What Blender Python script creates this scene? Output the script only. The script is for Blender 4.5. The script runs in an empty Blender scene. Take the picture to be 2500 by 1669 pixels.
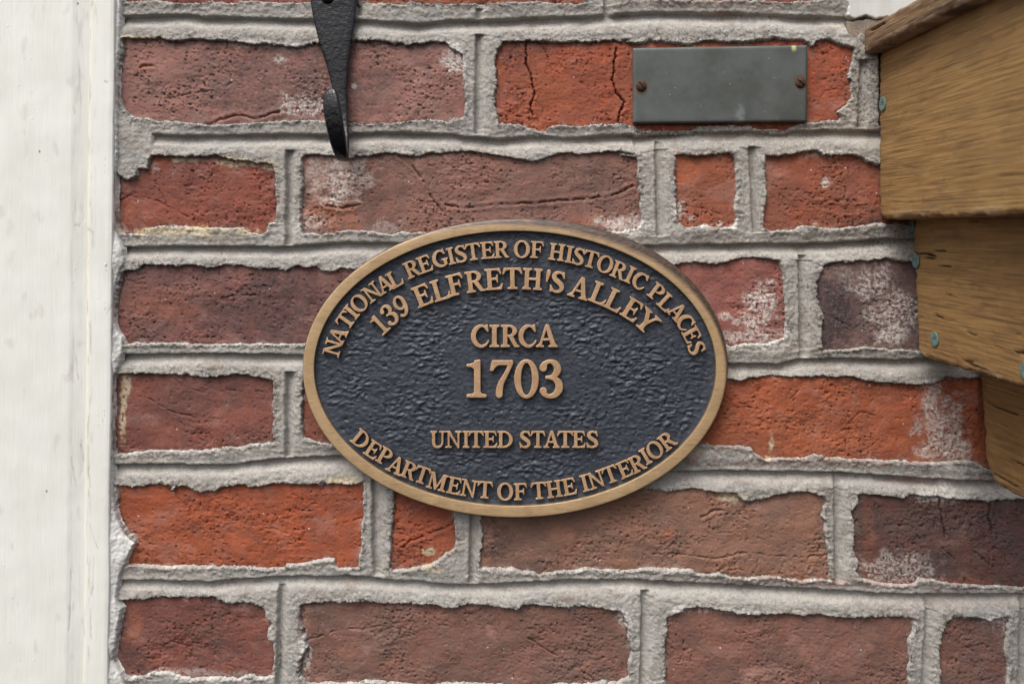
import bpy, math, random
import numpy as np

# ------------------------------------------------------------------ units
S = 0.00026                 # metres per reference pixel on the wall face
CX, CY = 1250.0, 560.0      # foot of the camera's perpendicular on the wall (pixels)
DP = 2000.0                 # camera distance in the same units (0.52 m)
R = math.radians
scene = bpy.context.scene
col = scene.collection

def W(px, py, h=0.0):       # wall coordinates: right, down, out of the wall -> metres
    return ((px - CX) * S, -h * S, (CY - py) * S)

def A(px, py, h=0.0):       # a point measured in the photo and standing h off the wall
    k = 1.0 - h / DP
    return W(CX + (px - CX) * k, CY + (py - CY) * k, h)

# ------------------------------------------------------------------ camera, sky, sun, exposure
cam_d = bpy.data.cameras.new('camera')
cam = bpy.data.objects.new('camera', cam_d)
col.objects.link(cam)
cam.location = (0, -DP * S, 0)
cam.rotation_euler = (R(90), 0, 0)
cam_d.sensor_width = 36.0
cam_d.lens = DP / 2500.0 * 36.0
cam_d.shift_y = -(834.5 - CY) / 2500.0
cam_d.clip_start = 0.01
cam_d.clip_end = 100.0
cam_d.dof.use_dof = True
cam_d.dof.focus_distance = (DP - 12) * S
cam_d.dof.aperture_fstop = 7.0
scene.camera = cam

SUN_EL, SUN_AZ = 60.0, -34.0     # degrees; azimuth from straight out of the wall, minus = left
world = bpy.data.worlds.new('World')
scene.world = world
world.use_nodes = True
wn, wl = world.node_tree.nodes, world.node_tree.links
wn.clear()
sky = wn.new('ShaderNodeTexSky')
sky.sky_type = 'NISHITA'
sky.sun_disc = False
sky.sun_elevation = R(SUN_EL)
sky.sun_rotation = R(180 + 34)
sky.air_density = 1.0
sky.dust_density = 6.0
sky.ozone_density = 1.0
hs = wn.new('ShaderNodeHueSaturation')       # an overcast sky: the blue mostly veiled
hs.inputs['Saturation'].default_value = 0.45
bg = wn.new('ShaderNodeBackground')
bg.inputs['Strength'].default_value = 0.115
wo = wn.new('ShaderNodeOutputWorld')
wl.new(sky.outputs[0], hs.inputs['Color'])
wl.new(hs.outputs[0], bg.inputs['Color'])
wl.new(bg.outputs[0], wo.inputs['Surface'])

sun_d = bpy.data.lights.new('sun', 'SUN')
sun_d.energy = 1.5
sun_d.angle = R(36)
sun_d.color = (1.0, 0.985, 0.96)
sun = bpy.data.objects.new('sun', sun_d)
col.objects.link(sun)
from mathutils import Vector, Matrix
d = Vector((math.cos(R(SUN_EL)) * math.sin(R(SUN_AZ)), -math.cos(R(SUN_EL)) * math.cos(R(SUN_AZ)), math.sin(R(SUN_EL))))
sun.rotation_euler = d.to_track_quat('Z', 'Y').to_euler()

scene.view_settings.view_transform = 'Standard'
scene.view_settings.look = 'None'
scene.view_settings.gamma = 1.0
scene.view_settings.use_curve_mapping = False
scene.view_settings.exposure = 0.56

# ------------------------------------------------------------------ noise
_rs = np.random.RandomState(7)
_perm = _rs.permutation(512).astype(np.int32)
_ang = _rs.rand(512) * 2 * np.pi
_gx, _gy = np.cos(_ang).astype(np.float32), np.sin(_ang).astype(np.float32)

def perlin(x, y, seed=0):
    xi = np.floor(x).astype(np.int32); yi = np.floor(y).astype(np.int32)
    xf = (x - xi).astype(np.float32); yf = (y - yi).astype(np.float32)
    u = xf * xf * xf * (xf * (xf * 6 - 15) + 10)
    v = yf * yf * yf * (yf * (yf * 6 - 15) + 10)
    def g(ix, iy, fx, fy):
        k = _perm[(_perm[(ix + seed * 17) & 511] + iy + seed * 31) & 511]
        return _gx[k] * fx + _gy[k] * fy
    a = g(xi, yi, xf, yf); b = g(xi + 1, yi, xf - 1, yf)
    c = g(xi, yi + 1, xf, yf - 1); e = g(xi + 1, yi + 1, xf - 1, yf - 1)
    return (a + u * (b - a) + v * ((c + u * (e - c)) - (a + u * (b - a)))) * 1.5

def fbm(x, y, scale, octs=4, seed=0, gain=0.5):
    out = np.zeros(np.broadcast(x, y).shape, np.float32); amp = 1.0; f = 1.0 / scale
    for o in range(octs):
        out += amp * perlin(x * f + o * 13.7, y * f + o * 7.3, seed + o)
        amp *= gain; f *= 2.03
    return out

def sstep(a, b, x):
    t = np.clip((x - a) / (b - a), 0, 1)
    return t * t * (3 - 2 * t)

def poly_sdf(pts, X, Y):    # negative inside
    pts = np.asarray(pts, np.float32)
    d2 = np.full(X.shape, 1e12, np.float32)
    ins = np.zeros(X.shape, bool)
    n = len(pts)
    for i in range(n):
        ax, ay = pts[i]; bx, by = pts[(i + 1) % n]
        ex, ey = bx - ax, by - ay
        L = ex * ex + ey * ey
        if L < 1e-12: continue
        wx, wy = X - ax, Y - ay
        t = np.clip((wx * ex + wy * ey) / L, 0, 1)
        dx, dy = wx - ex * t, wy - ey * t
        d2 = np.minimum(d2, dx * dx + dy * dy)
        if ey != 0:
            c = ((ay > Y) != (by > Y)) & (X < ex * (Y - ay) / ey + ax)
            ins ^= c
    dd = np.sqrt(d2)
    return np.where(ins, -dd, dd)

def line_dist(pts, X, Y):
    d2 = np.full(X.shape, 1e12, np.float32)
    for (ax, ay), (bx, by) in zip(pts[:-1], pts[1:]):
        ex, ey = bx - ax, by - ay
        L = max(ex * ex + ey * ey, 1e-9)
        wx, wy = X - ax, Y - ay
        t = np.clip((wx * ex + wy * ey) / L, 0, 1)
        d2 = np.minimum(d2, (wx - ex * t) ** 2 + (wy - ey * t) ** 2)
    return np.sqrt(d2)

# ------------------------------------------------------------------ objects
def tag(o, label=None, cat=None, group=None, kind=None):
    if label: o['label'] = label
    if cat: o['category'] = cat
    if group: o['group'] = group
    if kind: o['kind'] = kind
    return o

def empty(name, loc=(0, 0, 0)):
    o = bpy.data.objects.new(name, None)
    o.empty_display_size = 0.02
    o.location = loc
    col.objects.link(o)
    return o

def link(name, me, mat=None, parent=None, color=None, loc=None):
    o = bpy.data.objects.new(name, me)
    col.objects.link(o)
    if mat and not me.materials: me.materials.append(mat)
    if parent is not None:
        o.parent = parent
        o.matrix_parent_inverse = Matrix.Translation(-parent_world(parent))
    if loc is not None: o.location = loc
    if color is not None: o.color = (*color, 1.0)
    return o

def parent_world(p):
    v = Vector((0, 0, 0))
    while p is not None:
        v = v + p.location if p.type == 'EMPTY' else v
        p = p.parent
    return v

def fast_mesh(name, V, quads=None, tris=None, ngons=None, smooth=True, attrs=None):
    me = bpy.data.meshes.new(name)
    V = np.asarray(V, np.float32)
    parts, starts, tot = [], [], 0
    for arr, k in ((quads, 4), (tris, 3)):
        if arr is not None and len(arr):
            arr = np.asarray(arr, np.int32)
            parts.append(arr.ravel()); starts.append(tot + np.arange(len(arr)) * k); tot += arr.size
    for g in (ngons or []):
        parts.append(np.asarray(g, np.int32)); starts.append(np.array([tot])); tot += len(g)
    loops = np.concatenate(parts); st = np.concatenate(starts).astype(np.int32)
    me.vertices.add(len(V)); me.vertices.foreach_set('co', V.ravel())
    me.loops.add(len(loops)); me.loops.foreach_set('vertex_index', loops)
    me.polygons.add(len(st)); me.polygons.foreach_set('loop_start', st)
    me.polygons.foreach_set('use_smooth', np.full(len(st), smooth))
    me.update(calc_edges=True)
    for nm, a in (attrs or {}).items():
        at = me.attributes.new(nm, 'FLOAT_COLOR', 'POINT')
        at.data.foreach_set('color', np.ascontiguousarray(a, np.float32).ravel())
    me.validate()
    return me

def srgb(r, g, b):
    f = lambda c: (c / 255 / 12.92) if c <= 10 else ((c / 255 + 0.055) / 1.055) ** 2.4
    return (f(r), f(g), f(b))

# ------------------------------------------------------------------ materials
class NT:
    def __init__(self, name):
        self.m = bpy.data.materials.new(name)
        self.m.use_nodes = True
        self.t = self.m.node_tree
        self.n, self.l = self.t.nodes, self.t.links
        self.bsdf = self.n['Principled BSDF']
        self.geo = self.n.new('ShaderNodeNewGeometry')
    def put(self, sock, v):
        if isinstance(v, bpy.types.NodeSocket): self.l.new(v, sock)
        elif v is not None:
            if isinstance(v, (tuple, list)) and len(v) == 3 and sock.type == 'RGBA': v = (*v, 1.0)
            sock.default_value = v
    def pos(self, sc=(1, 1, 1), off=(0, 0, 0), rot=(0, 0, 0)):   # in reference pixels
        mp = self.n.new('ShaderNodeMapping'); mp.vector_type = 'POINT'
        mp.inputs['Scale'].default_value = tuple(k / S for k in sc)
        mp.inputs['Location'].default_value = off
        mp.inputs['Rotation'].default_value = rot
        self.l.new(self.geo.outputs['Position'], mp.inputs['Vector'])
        return mp.outputs[0]
    def noise(self, vec, scale, detail=3.0, rough=0.55, dist=0.0):
        k = self.n.new('ShaderNodeTexNoise')
        self.l.new(vec, k.inputs['Vector'])
        k.inputs['Scale'].default_value = scale; k.inputs['Detail'].default_value = detail
        k.inputs['Roughness'].default_value = rough; k.inputs['Distortion'].default_value = dist
        return k.outputs['Fac']
    def voro(self, vec, scale, feature='F1'):
        k = self.n.new('ShaderNodeTexVoronoi'); k.feature = feature
        self.l.new(vec, k.inputs['Vector']); k.inputs['Scale'].default_value = scale
        return k.outputs['Distance']
    def ramp(self, v, a, b, lo=0.0, hi=1.0):
        k = self.n.new('ShaderNodeMapRange'); k.interpolation_type = 'SMOOTHSTEP'
        self.put(k.inputs['Value'], v)
        for nm, x in (('From Min', a), ('From Max', b), ('To Min', lo), ('To Max', hi)):
            k.inputs[nm].default_value = x
        return k.outputs[0]
    def mix(self, f, a, b, mode='MIX'):
        k = self.n.new('ShaderNodeMix'); k.data_type = 'RGBA'; k.blend_type = mode
        self.put(k.inputs['Factor'], f)
        self.put(k.inputs[6], a); self.put(k.inputs[7], b)
        return k.outputs[2]
    def math(self, op, a, b=None):
        k = self.n.new('ShaderNodeMath'); k.operation = op
        self.put(k.inputs[0], a)
        if b is not None: self.put(k.inputs[1], b)
        return k.outputs[0]
    def attr(self, name):
        k = self.n.new('ShaderNodeAttribute'); k.attribute_name = name
        sp = self.n.new('ShaderNodeSeparateColor')
        self.l.new(k.outputs['Color'], sp.inputs[0])
        return sp.outputs[0], sp.outputs[1], sp.outputs[2], k.outputs['Alpha']
    def objcol(self):
        return self.n.new('ShaderNodeObjectInfo').outputs['Color']
    def bump(self, h, dist_px, strength=1.0, prev=None):
        k = self.n.new('ShaderNodeBump')
        k.inputs['Distance'].default_value = dist_px * S; k.inputs['Strength'].default_value = strength
        self.l.new(h, k.inputs['Height'])
        if prev is not None: self.l.new(prev, k.inputs['Normal'])
        return k.outputs[0]
    def done(self, color=None, rough=0.8, metal=0.0, spec=0.5, normal=None, coat=None):
        b = self.bsdf.inputs
        self.put(b['Base Color'], color); self.put(b['Roughness'], rough)
        self.put(b['Metallic'], metal); self.put(b['Specular IOR Level'], spec)
        if normal is not None: self.l.new(normal, b['Normal'])
        return self.m

def brick_material():
    m = NT('brick')
    p = m.pos()
    base = m.objcol()
    big = m.noise(p, 1 / 85, 4, 0.6, 0.6)
    mid = m.noise(m.pos((1, 1, 1.8), (3, 1, 7)), 1 / 20, 5, 0.65)
    fine = m.noise(p, 1 / 5.0, 4, 0.75)
    c = m.mix(m.ramp(big, 0.36, 0.64), m.mix(0.26, base, srgb(104, 84, 80)), m.mix(0.14, base, srgb(186, 104, 80)))
    pale = m.noise(m.pos((1, 1, 1.5), (23, 4, 15)), 1 / 130, 4, 0.6, 1.0)
    c = m.mix(m.ramp(pale, 0.52, 0.70, 0, 0.32), c, srgb(178, 138, 126))
    c = m.mix(m.ramp(pale, 0.46, 0.32, 0, 0.30), c, srgb(104, 82, 74))
    c = m.mix(m.ramp(mid, 0.52, 0.74, 0, 0.40), c, m.mix(0.6, base, srgb(84, 64, 60)))
    c = m.mix(m.ramp(mid, 0.42, 0.28, 0, 0.45), c, m.mix(0.5, base, srgb(200, 130, 104)))
    c = m.mix(m.ramp(fine, 0.43, 0.28, 0, 0.60), c, srgb(66, 46, 42))
    c = m.mix(m.ramp(fine, 0.60, 0.74, 0, 0.45), c, srgb(190, 136, 116))
    w, dk, orr, cr = m.attr('marks')
    br = m.noise(p, 1 / 7, 4, 0.7)
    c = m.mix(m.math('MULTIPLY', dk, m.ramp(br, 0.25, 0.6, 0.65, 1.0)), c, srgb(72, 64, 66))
    c = m.mix(m.math('MULTIPLY', orr, 0.85), c, srgb(178, 110, 78))
    c = m.mix(m.math('MULTIPLY', w, m.ramp(br, 0.30, 0.62, 0.45, 1.0)), c, srgb(208, 198, 190))
    c = m.mix(m.math('MULTIPLY', cr, m.ramp(br, 0.25, 0.55, 0.7, 1.0)), c, srgb(196, 180, 150))
    spk = m.voro(p, 1 / 46)
    c = m.mix(m.ramp(spk, 0.052, 0.03), c, srgb(206, 192, 182))
    spk2 = m.voro(m.pos((1, 1, 1), (11, 5, 3)), 1 / 60)
    c = m.mix(m.ramp(spk2, 0.06, 0.035), c, srgb(40, 34, 36))
    n = m.bump(mid, 1.5, 0.4)
    n = m.bump(fine, 1.6, 0.6, n)
    return m.done(c, 0.88, spec=0.25, normal=n)

def mortar_material():
    m = NT('mortar')
    p = m.pos()
    big = m.noise(p, 1 / 130, 3, 0.6)
    mid = m.noise(p, 1 / 16, 5, 0.65)
    fine = m.noise(p, 1 / 6.0, 4, 0.8)
    c = m.mix(m.ramp(big, 0.38, 0.62), srgb(179, 173, 165), srgb(172, 168, 162))
    stn = m.noise(m.pos((0.5, 1, 1), (2, 8, 5)), 1 / 45, 4, 0.65, 0.5)
    c = m.mix(m.ramp(stn, 0.50, 0.70, 0, 0.55), c, srgb(136, 120, 109))
    c = m.mix(m.ramp(mid, 0.52, 0.74, 0, 0.45), c, srgb(132, 122, 112))
    c = m.mix(m.ramp(mid, 0.44, 0.30, 0, 0.4), c, srgb(208, 204, 196))
    c = m.mix(m.ramp(fine, 0.44, 0.34, 0, 0.42), c, srgb(108, 101, 94))
    sand = m.noise(m.pos((1, 1, 1), (31, 7, 2)), 1 / 4.2, 2, 0.6)
    c = m.mix(m.ramp(sand, 0.38, 0.29, 0, 0.55), c, srgb(78, 71, 64))
    c = m.mix(m.ramp(sand, 0.62, 0.72, 0, 0.6), c, srgb(216, 212, 204))
    c = m.mix(m.ramp(fine, 0.62, 0.76, 0, 0.5), c, srgb(222, 217, 208))
    w, dk, orr, cr = m.attr('marks')
    br = m.noise(p, 1 / 5, 4, 0.7)
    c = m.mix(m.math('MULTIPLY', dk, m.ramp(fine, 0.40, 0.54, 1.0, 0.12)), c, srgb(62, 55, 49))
    c = m.mix(m.math('MULTIPLY', orr, 0.8), c, srgb(150, 108, 98))
    c = m.mix(m.math('MULTIPLY', w, m.ramp(br, 0.3, 0.6, 0.4, 1.0)), c, srgb(226, 221, 214))
    c = m.mix(m.math('MULTIPLY', cr, 0.9), c, srgb(206, 190, 160))
    n = m.bump(mid, 2.0, 0.5)
    n = m.bump(fine, 2.4, 0.8, n)
    return m.done(c, 0.95, spec=0.15, normal=n)

def bronze_material():
    m = NT('brushed_bronze')
    br = m.noise(m.pos((0.10, 1, 0.9), (0, 0, 0), (0, R(-9), 0)), 1 / 2.6, 3, 0.75)
    big = m.noise(m.pos(), 1 / 60, 3, 0.6)
    c = m.mix(m.ramp(big, 0.35, 0.65), srgb(200, 168, 128), srgb(184, 154, 116))
    c = m.mix(m.ramp(br, 0.55, 0.72, 0, 0.6), c, srgb(118, 96, 76))
    c = m.mix(m.ramp(br, 0.43, 0.32, 0, 0.6), c, srgb(226, 188, 136))
    g = m.noise(m.pos((0.3, 1, 1)), 1 / 5.0, 4, 0.8)
    c = m.mix(m.ramp(g, 0.60, 0.70, 0, 0.6), c, srgb(74, 66, 64))
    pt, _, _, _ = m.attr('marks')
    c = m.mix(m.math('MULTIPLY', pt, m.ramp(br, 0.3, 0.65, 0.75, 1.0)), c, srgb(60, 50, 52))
    n = m.bump(br, 0.6, 0.5)
    return m.done(c, 0.42, 0.22, 0.5, n)

def letter_material():
    m = NT('letter_bronze')
    f = m.noise(m.pos(), 1 / 4.0, 3, 0.75)
    big = m.noise(m.pos(), 1 / 30, 3, 0.6)
    c = m.mix(m.ramp(big, 0.35, 0.65), srgb(206, 168, 130), srgb(190, 152, 116))
    c = m.mix(m.ramp(f, 0.52, 0.66, 0, 0.7), c, srgb(132, 108, 88))
    # flanks of the letters, turned away from the front, get a darker brown
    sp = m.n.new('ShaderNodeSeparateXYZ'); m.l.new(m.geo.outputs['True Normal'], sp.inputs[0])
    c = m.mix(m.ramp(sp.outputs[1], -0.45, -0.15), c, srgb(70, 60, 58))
    return m.done(c, 0.45, 0.18, 0.5, m.bump(f, 0.6, 0.5))

def field_material():
    m = NT('patinated_field')
    f = m.noise(m.pos(), 1 / 3.0, 3, 0.7)
    mid = m.noise(m.pos((1, 1, 1.6)), 1 / 14, 4, 0.65, 0.8)
    c = m.mix(m.ramp(mid, 0.35, 0.65), srgb(50, 54, 62), srgb(62, 68, 78))
    c = m.mix(m.ramp(f, 0.55, 0.7, 0, 0.5), c, srgb(40, 40, 46))
    n = m.bump(mid, 1.2, 0.4)
    n = m.bump(f, 0.6, 0.4, n)
    return m.done(c, 0.52, 0.05, 0.7, n)

def dark_plate_material():
    m = NT('tarnished_plate')
    p = m.pos()
    big = m.noise(p, 1 / 75, 4, 0.65)
    f = m.noise(p, 1 / 3.5, 2, 0.6)
    c = m.mix(m.ramp(big, 0.33, 0.67), srgb(84, 87, 83), srgb(98, 102, 100))
    c = m.mix(m.ramp(f, 0.55, 0.75, 0, 0.3), c, srgb(80, 84, 80))
    spk = m.voro(p, 1 / 24)
    c = m.mix(m.ramp(spk, 0.055, 0.03), c, srgb(176, 182, 178))
    w, dk, orr, cr = m.attr('marks')
    c = m.mix(m.math('MULTIPLY', w, 0.35), c, srgb(160, 170, 172))
    c = m.mix(m.math('MULTIPLY', orr, 0.85), c, srgb(104, 74, 48))
    c = m.mix(cr, c, srgb(198, 190, 130))
    return m.done(c, 0.55, 0.30, 0.4, m.bump(f, 0.4, 0.3))

def iron_material():
    m = NT('black_painted_iron')
    p = m.pos()
    v = m.noise(p, 1 / 9, 3, 0.6)
    f = m.noise(p, 1 / 3.5, 3, 0.7)
    c = m.mix(m.ramp(v, 0.55, 0.75), srgb(20, 20, 23), srgb(30, 30, 35))
    c = m.mix(m.ramp(f, 0.68, 0.76, 0, 0.5), c, srgb(110, 114, 124))
    n = m.bump(v, 2.4, 0.8)
    return m.done(c, 0.22, 0.0, 0.55, m.bump(f, 0.8, 0.5, n))

def rust_material():
    m = NT('rusty_screw')
    f = m.noise(m.pos(), 1 / 4, 4, 0.7)
    return m.done(m.mix(m.ramp(f, 0.35, 0.65), srgb(52, 40, 34), srgb(92, 66, 50)), 0.8, 0.2, 0.3, m.bump(f, 1.2, 0.8))

def teal_material():
    m = NT('green_coated_screw')
    f = m.noise(m.pos(), 1 / 5, 4, 0.7)
    return m.done(m.mix(m.ramp(f, 0.35, 0.65), srgb(90, 118, 112), srgb(128, 154, 146)), 0.6, 0.1, 0.4, m.bump(f, 0.8, 0.5))

def paint_material(name, c0, c1, dirt):
    m = NT(name)
    st = m.noise(m.pos((1, 1, 0.03)), 1 / 3.0, 3, 0.6)
    st2 = m.noise(m.pos((1, 1, 0.05)), 1 / 16, 3, 0.6)
    big = m.noise(m.pos((1, 1, 0.4)), 1 / 90, 3, 0.6)
    c = m.mix(m.ramp(big, 0.35, 0.65), c0, c1)
    c = m.mix(m.ramp(st2, 0.62, 0.80, 0, 0.10), c, dirt)
    spk = m.voro(m.pos((1, 1, 0.7)), 1 / 85)
    c = m.mix(m.ramp(spk, 0.035, 0.02, 0, 0.8), c, srgb(120, 112, 98))
    w, dk, orr, cr = m.attr('marks')
    c = m.mix(m.math('MULTIPLY', dk, m.ramp(st, 0.35, 0.6, 0.5, 1.0)), c, srgb(150, 144, 130))
    c = m.mix(m.math('MULTIPLY', cr, 0.7), c, srgb(214, 206, 176))
    blob = m.voro(m.pos((1, 1, 0.8), (5, 2, 9)), 1 / 36)
    n = m.bump(st, 0.9, 0.55)
    n = m.bump(st2, 2.0, 0.4, n)
    n = m.bump(m.ramp(blob, 0.10, 0.02), 0.9, 0.5, n)
    return m.done(c, 0.5, spec=0.4, normal=n)

def caulk_material():
    m = NT('caulk')
    f = m.noise(m.pos((1, 1, 0.5)), 1 / 20, 4, 0.6)
    c = m.mix(m.ramp(f, 0.4, 0.65), srgb(224, 222, 217), srgb(206, 203, 198))
    g = m.noise(m.pos(), 1 / 6, 3, 0.7)
    c = m.mix(m.ramp(g, 0.62, 0.74, 0, 0.5), c, srgb(130, 124, 120))
    return m.done(c, 0.5, spec=0.4, normal=m.bump(f, 2.0, 0.5))

def wood_material(name, c0, c1, dark):
    m = NT(name)
    g = m.noise(m.pos((1, 0.016, 1)), 1 / 3.8, 3, 0.6, 0.1)
    g2 = m.noise(m.pos((1, 0.05, 1), (9, 0, 4)), 1 / 26, 3, 0.6, 0.5)
    big = m.noise(m.pos((1, 0.35, 1)), 1 / 120, 4, 0.6)
    sp = m.noise(m.pos((1, 0.09, 1)), 1 / 7, 3, 0.7, 0.3)
    c = m.mix(m.ramp(big, 0.35, 0.65), c0, c1)
    c = m.mix(m.ramp(g, 0.50, 0.68, 0, 0.42), c, dark)
    c = m.mix(m.ramp(g2, 0.58, 0.76, 0, 0.18), c, dark)
    wx_n = m.noise(m.pos((1, 0.5, 1), (3, 3, 3)), 1 / 34, 5, 0.65, 0.6)
    c = m.mix(m.ramp(wx_n, 0.54, 0.70, 0, 0.45), c, srgb(112, 88, 64))
    c = m.mix(m.ramp(wx_n, 0.42, 0.30, 0, 0.35), c, srgb(186, 152, 102))
    c = m.mix(m.ramp(g, 0.44, 0.32, 0, 0.35), c, srgb(196, 164, 112))
    c = m.mix(m.ramp(sp, 0.70, 0.76, 0, 0.5), c, srgb(66, 50, 38))
    w, dk, orr, cr = m.attr('marks')
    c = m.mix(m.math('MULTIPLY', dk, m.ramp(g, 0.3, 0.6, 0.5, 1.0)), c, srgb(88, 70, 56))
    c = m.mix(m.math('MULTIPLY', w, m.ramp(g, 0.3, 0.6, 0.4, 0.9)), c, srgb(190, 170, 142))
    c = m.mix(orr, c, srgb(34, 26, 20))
    n = m.bump(g, 2.4, 0.8)
    n = m.bump(sp, 1.5, 0.4, n)
    return m.done(c, 0.72, spec=0.3, normal=n)

MAT_BRICK, MAT_MORTAR = brick_material(), mortar_material()
MAT_BRONZE, MAT_LETTER, MAT_FIELD = bronze_material(), letter_material(), field_material()
MAT_PLATE, MAT_IRON, MAT_RUST, MAT_TEAL = dark_plate_material(), iron_material(), rust_material(), teal_material()
MAT_PAINT = paint_material('cream_paint', srgb(240, 239, 232), srgb(234, 233, 224), srgb(206, 201, 186))
MAT_TRIM = paint_material('grey_white_paint', srgb(214, 214, 210), srgb(200, 198, 192), srgb(168, 162, 152))
MAT_CAULK = caulk_material()
MAT_WOOD = wood_material('stained_plank', srgb(168, 132, 84), srgb(148, 114, 72), srgb(96, 70, 46))
MAT_CAP = wood_material('weathered_cap', srgb(144, 116, 88), srgb(112, 88, 66), srgb(70, 54, 42))
MAT_BLOCK = wood_material('grey_block', srgb(150, 140, 128), srgb(124, 110, 98), srgb(84, 72, 62))

# ------------------------------------------------------------------ the wall: traced brick outlines
REG = {'A': (0, 0, 2.529), 'B': (700, 0, 2.529), 'C': (1450, 0, 2.237), 'D': (0, 550, 2.529),
       'E': (1500, 1050, 2.349), 'F': (1900, 450, 1.96), 'H': (0, 1050, 2.533), 'I': (700, 1050, 2.533),
       'O': (0, 0, 0.93963), 'G': (700, 900, 3.915), 'P': (0, 0, 1.0)}

def tr(s):
    """'A 770,245 900,240 B 0,10' -> native pixel points; a letter switches the crop the numbers were read in."""
    out, r = [], REG['P']
    for w in s.split():
        if w in REG: r = REG[w]; continue
        x, y = w.split(',')
        out.append((r[0] + float(x) / r[2], r[1] + float(y) / r[2]))
    return out

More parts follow.
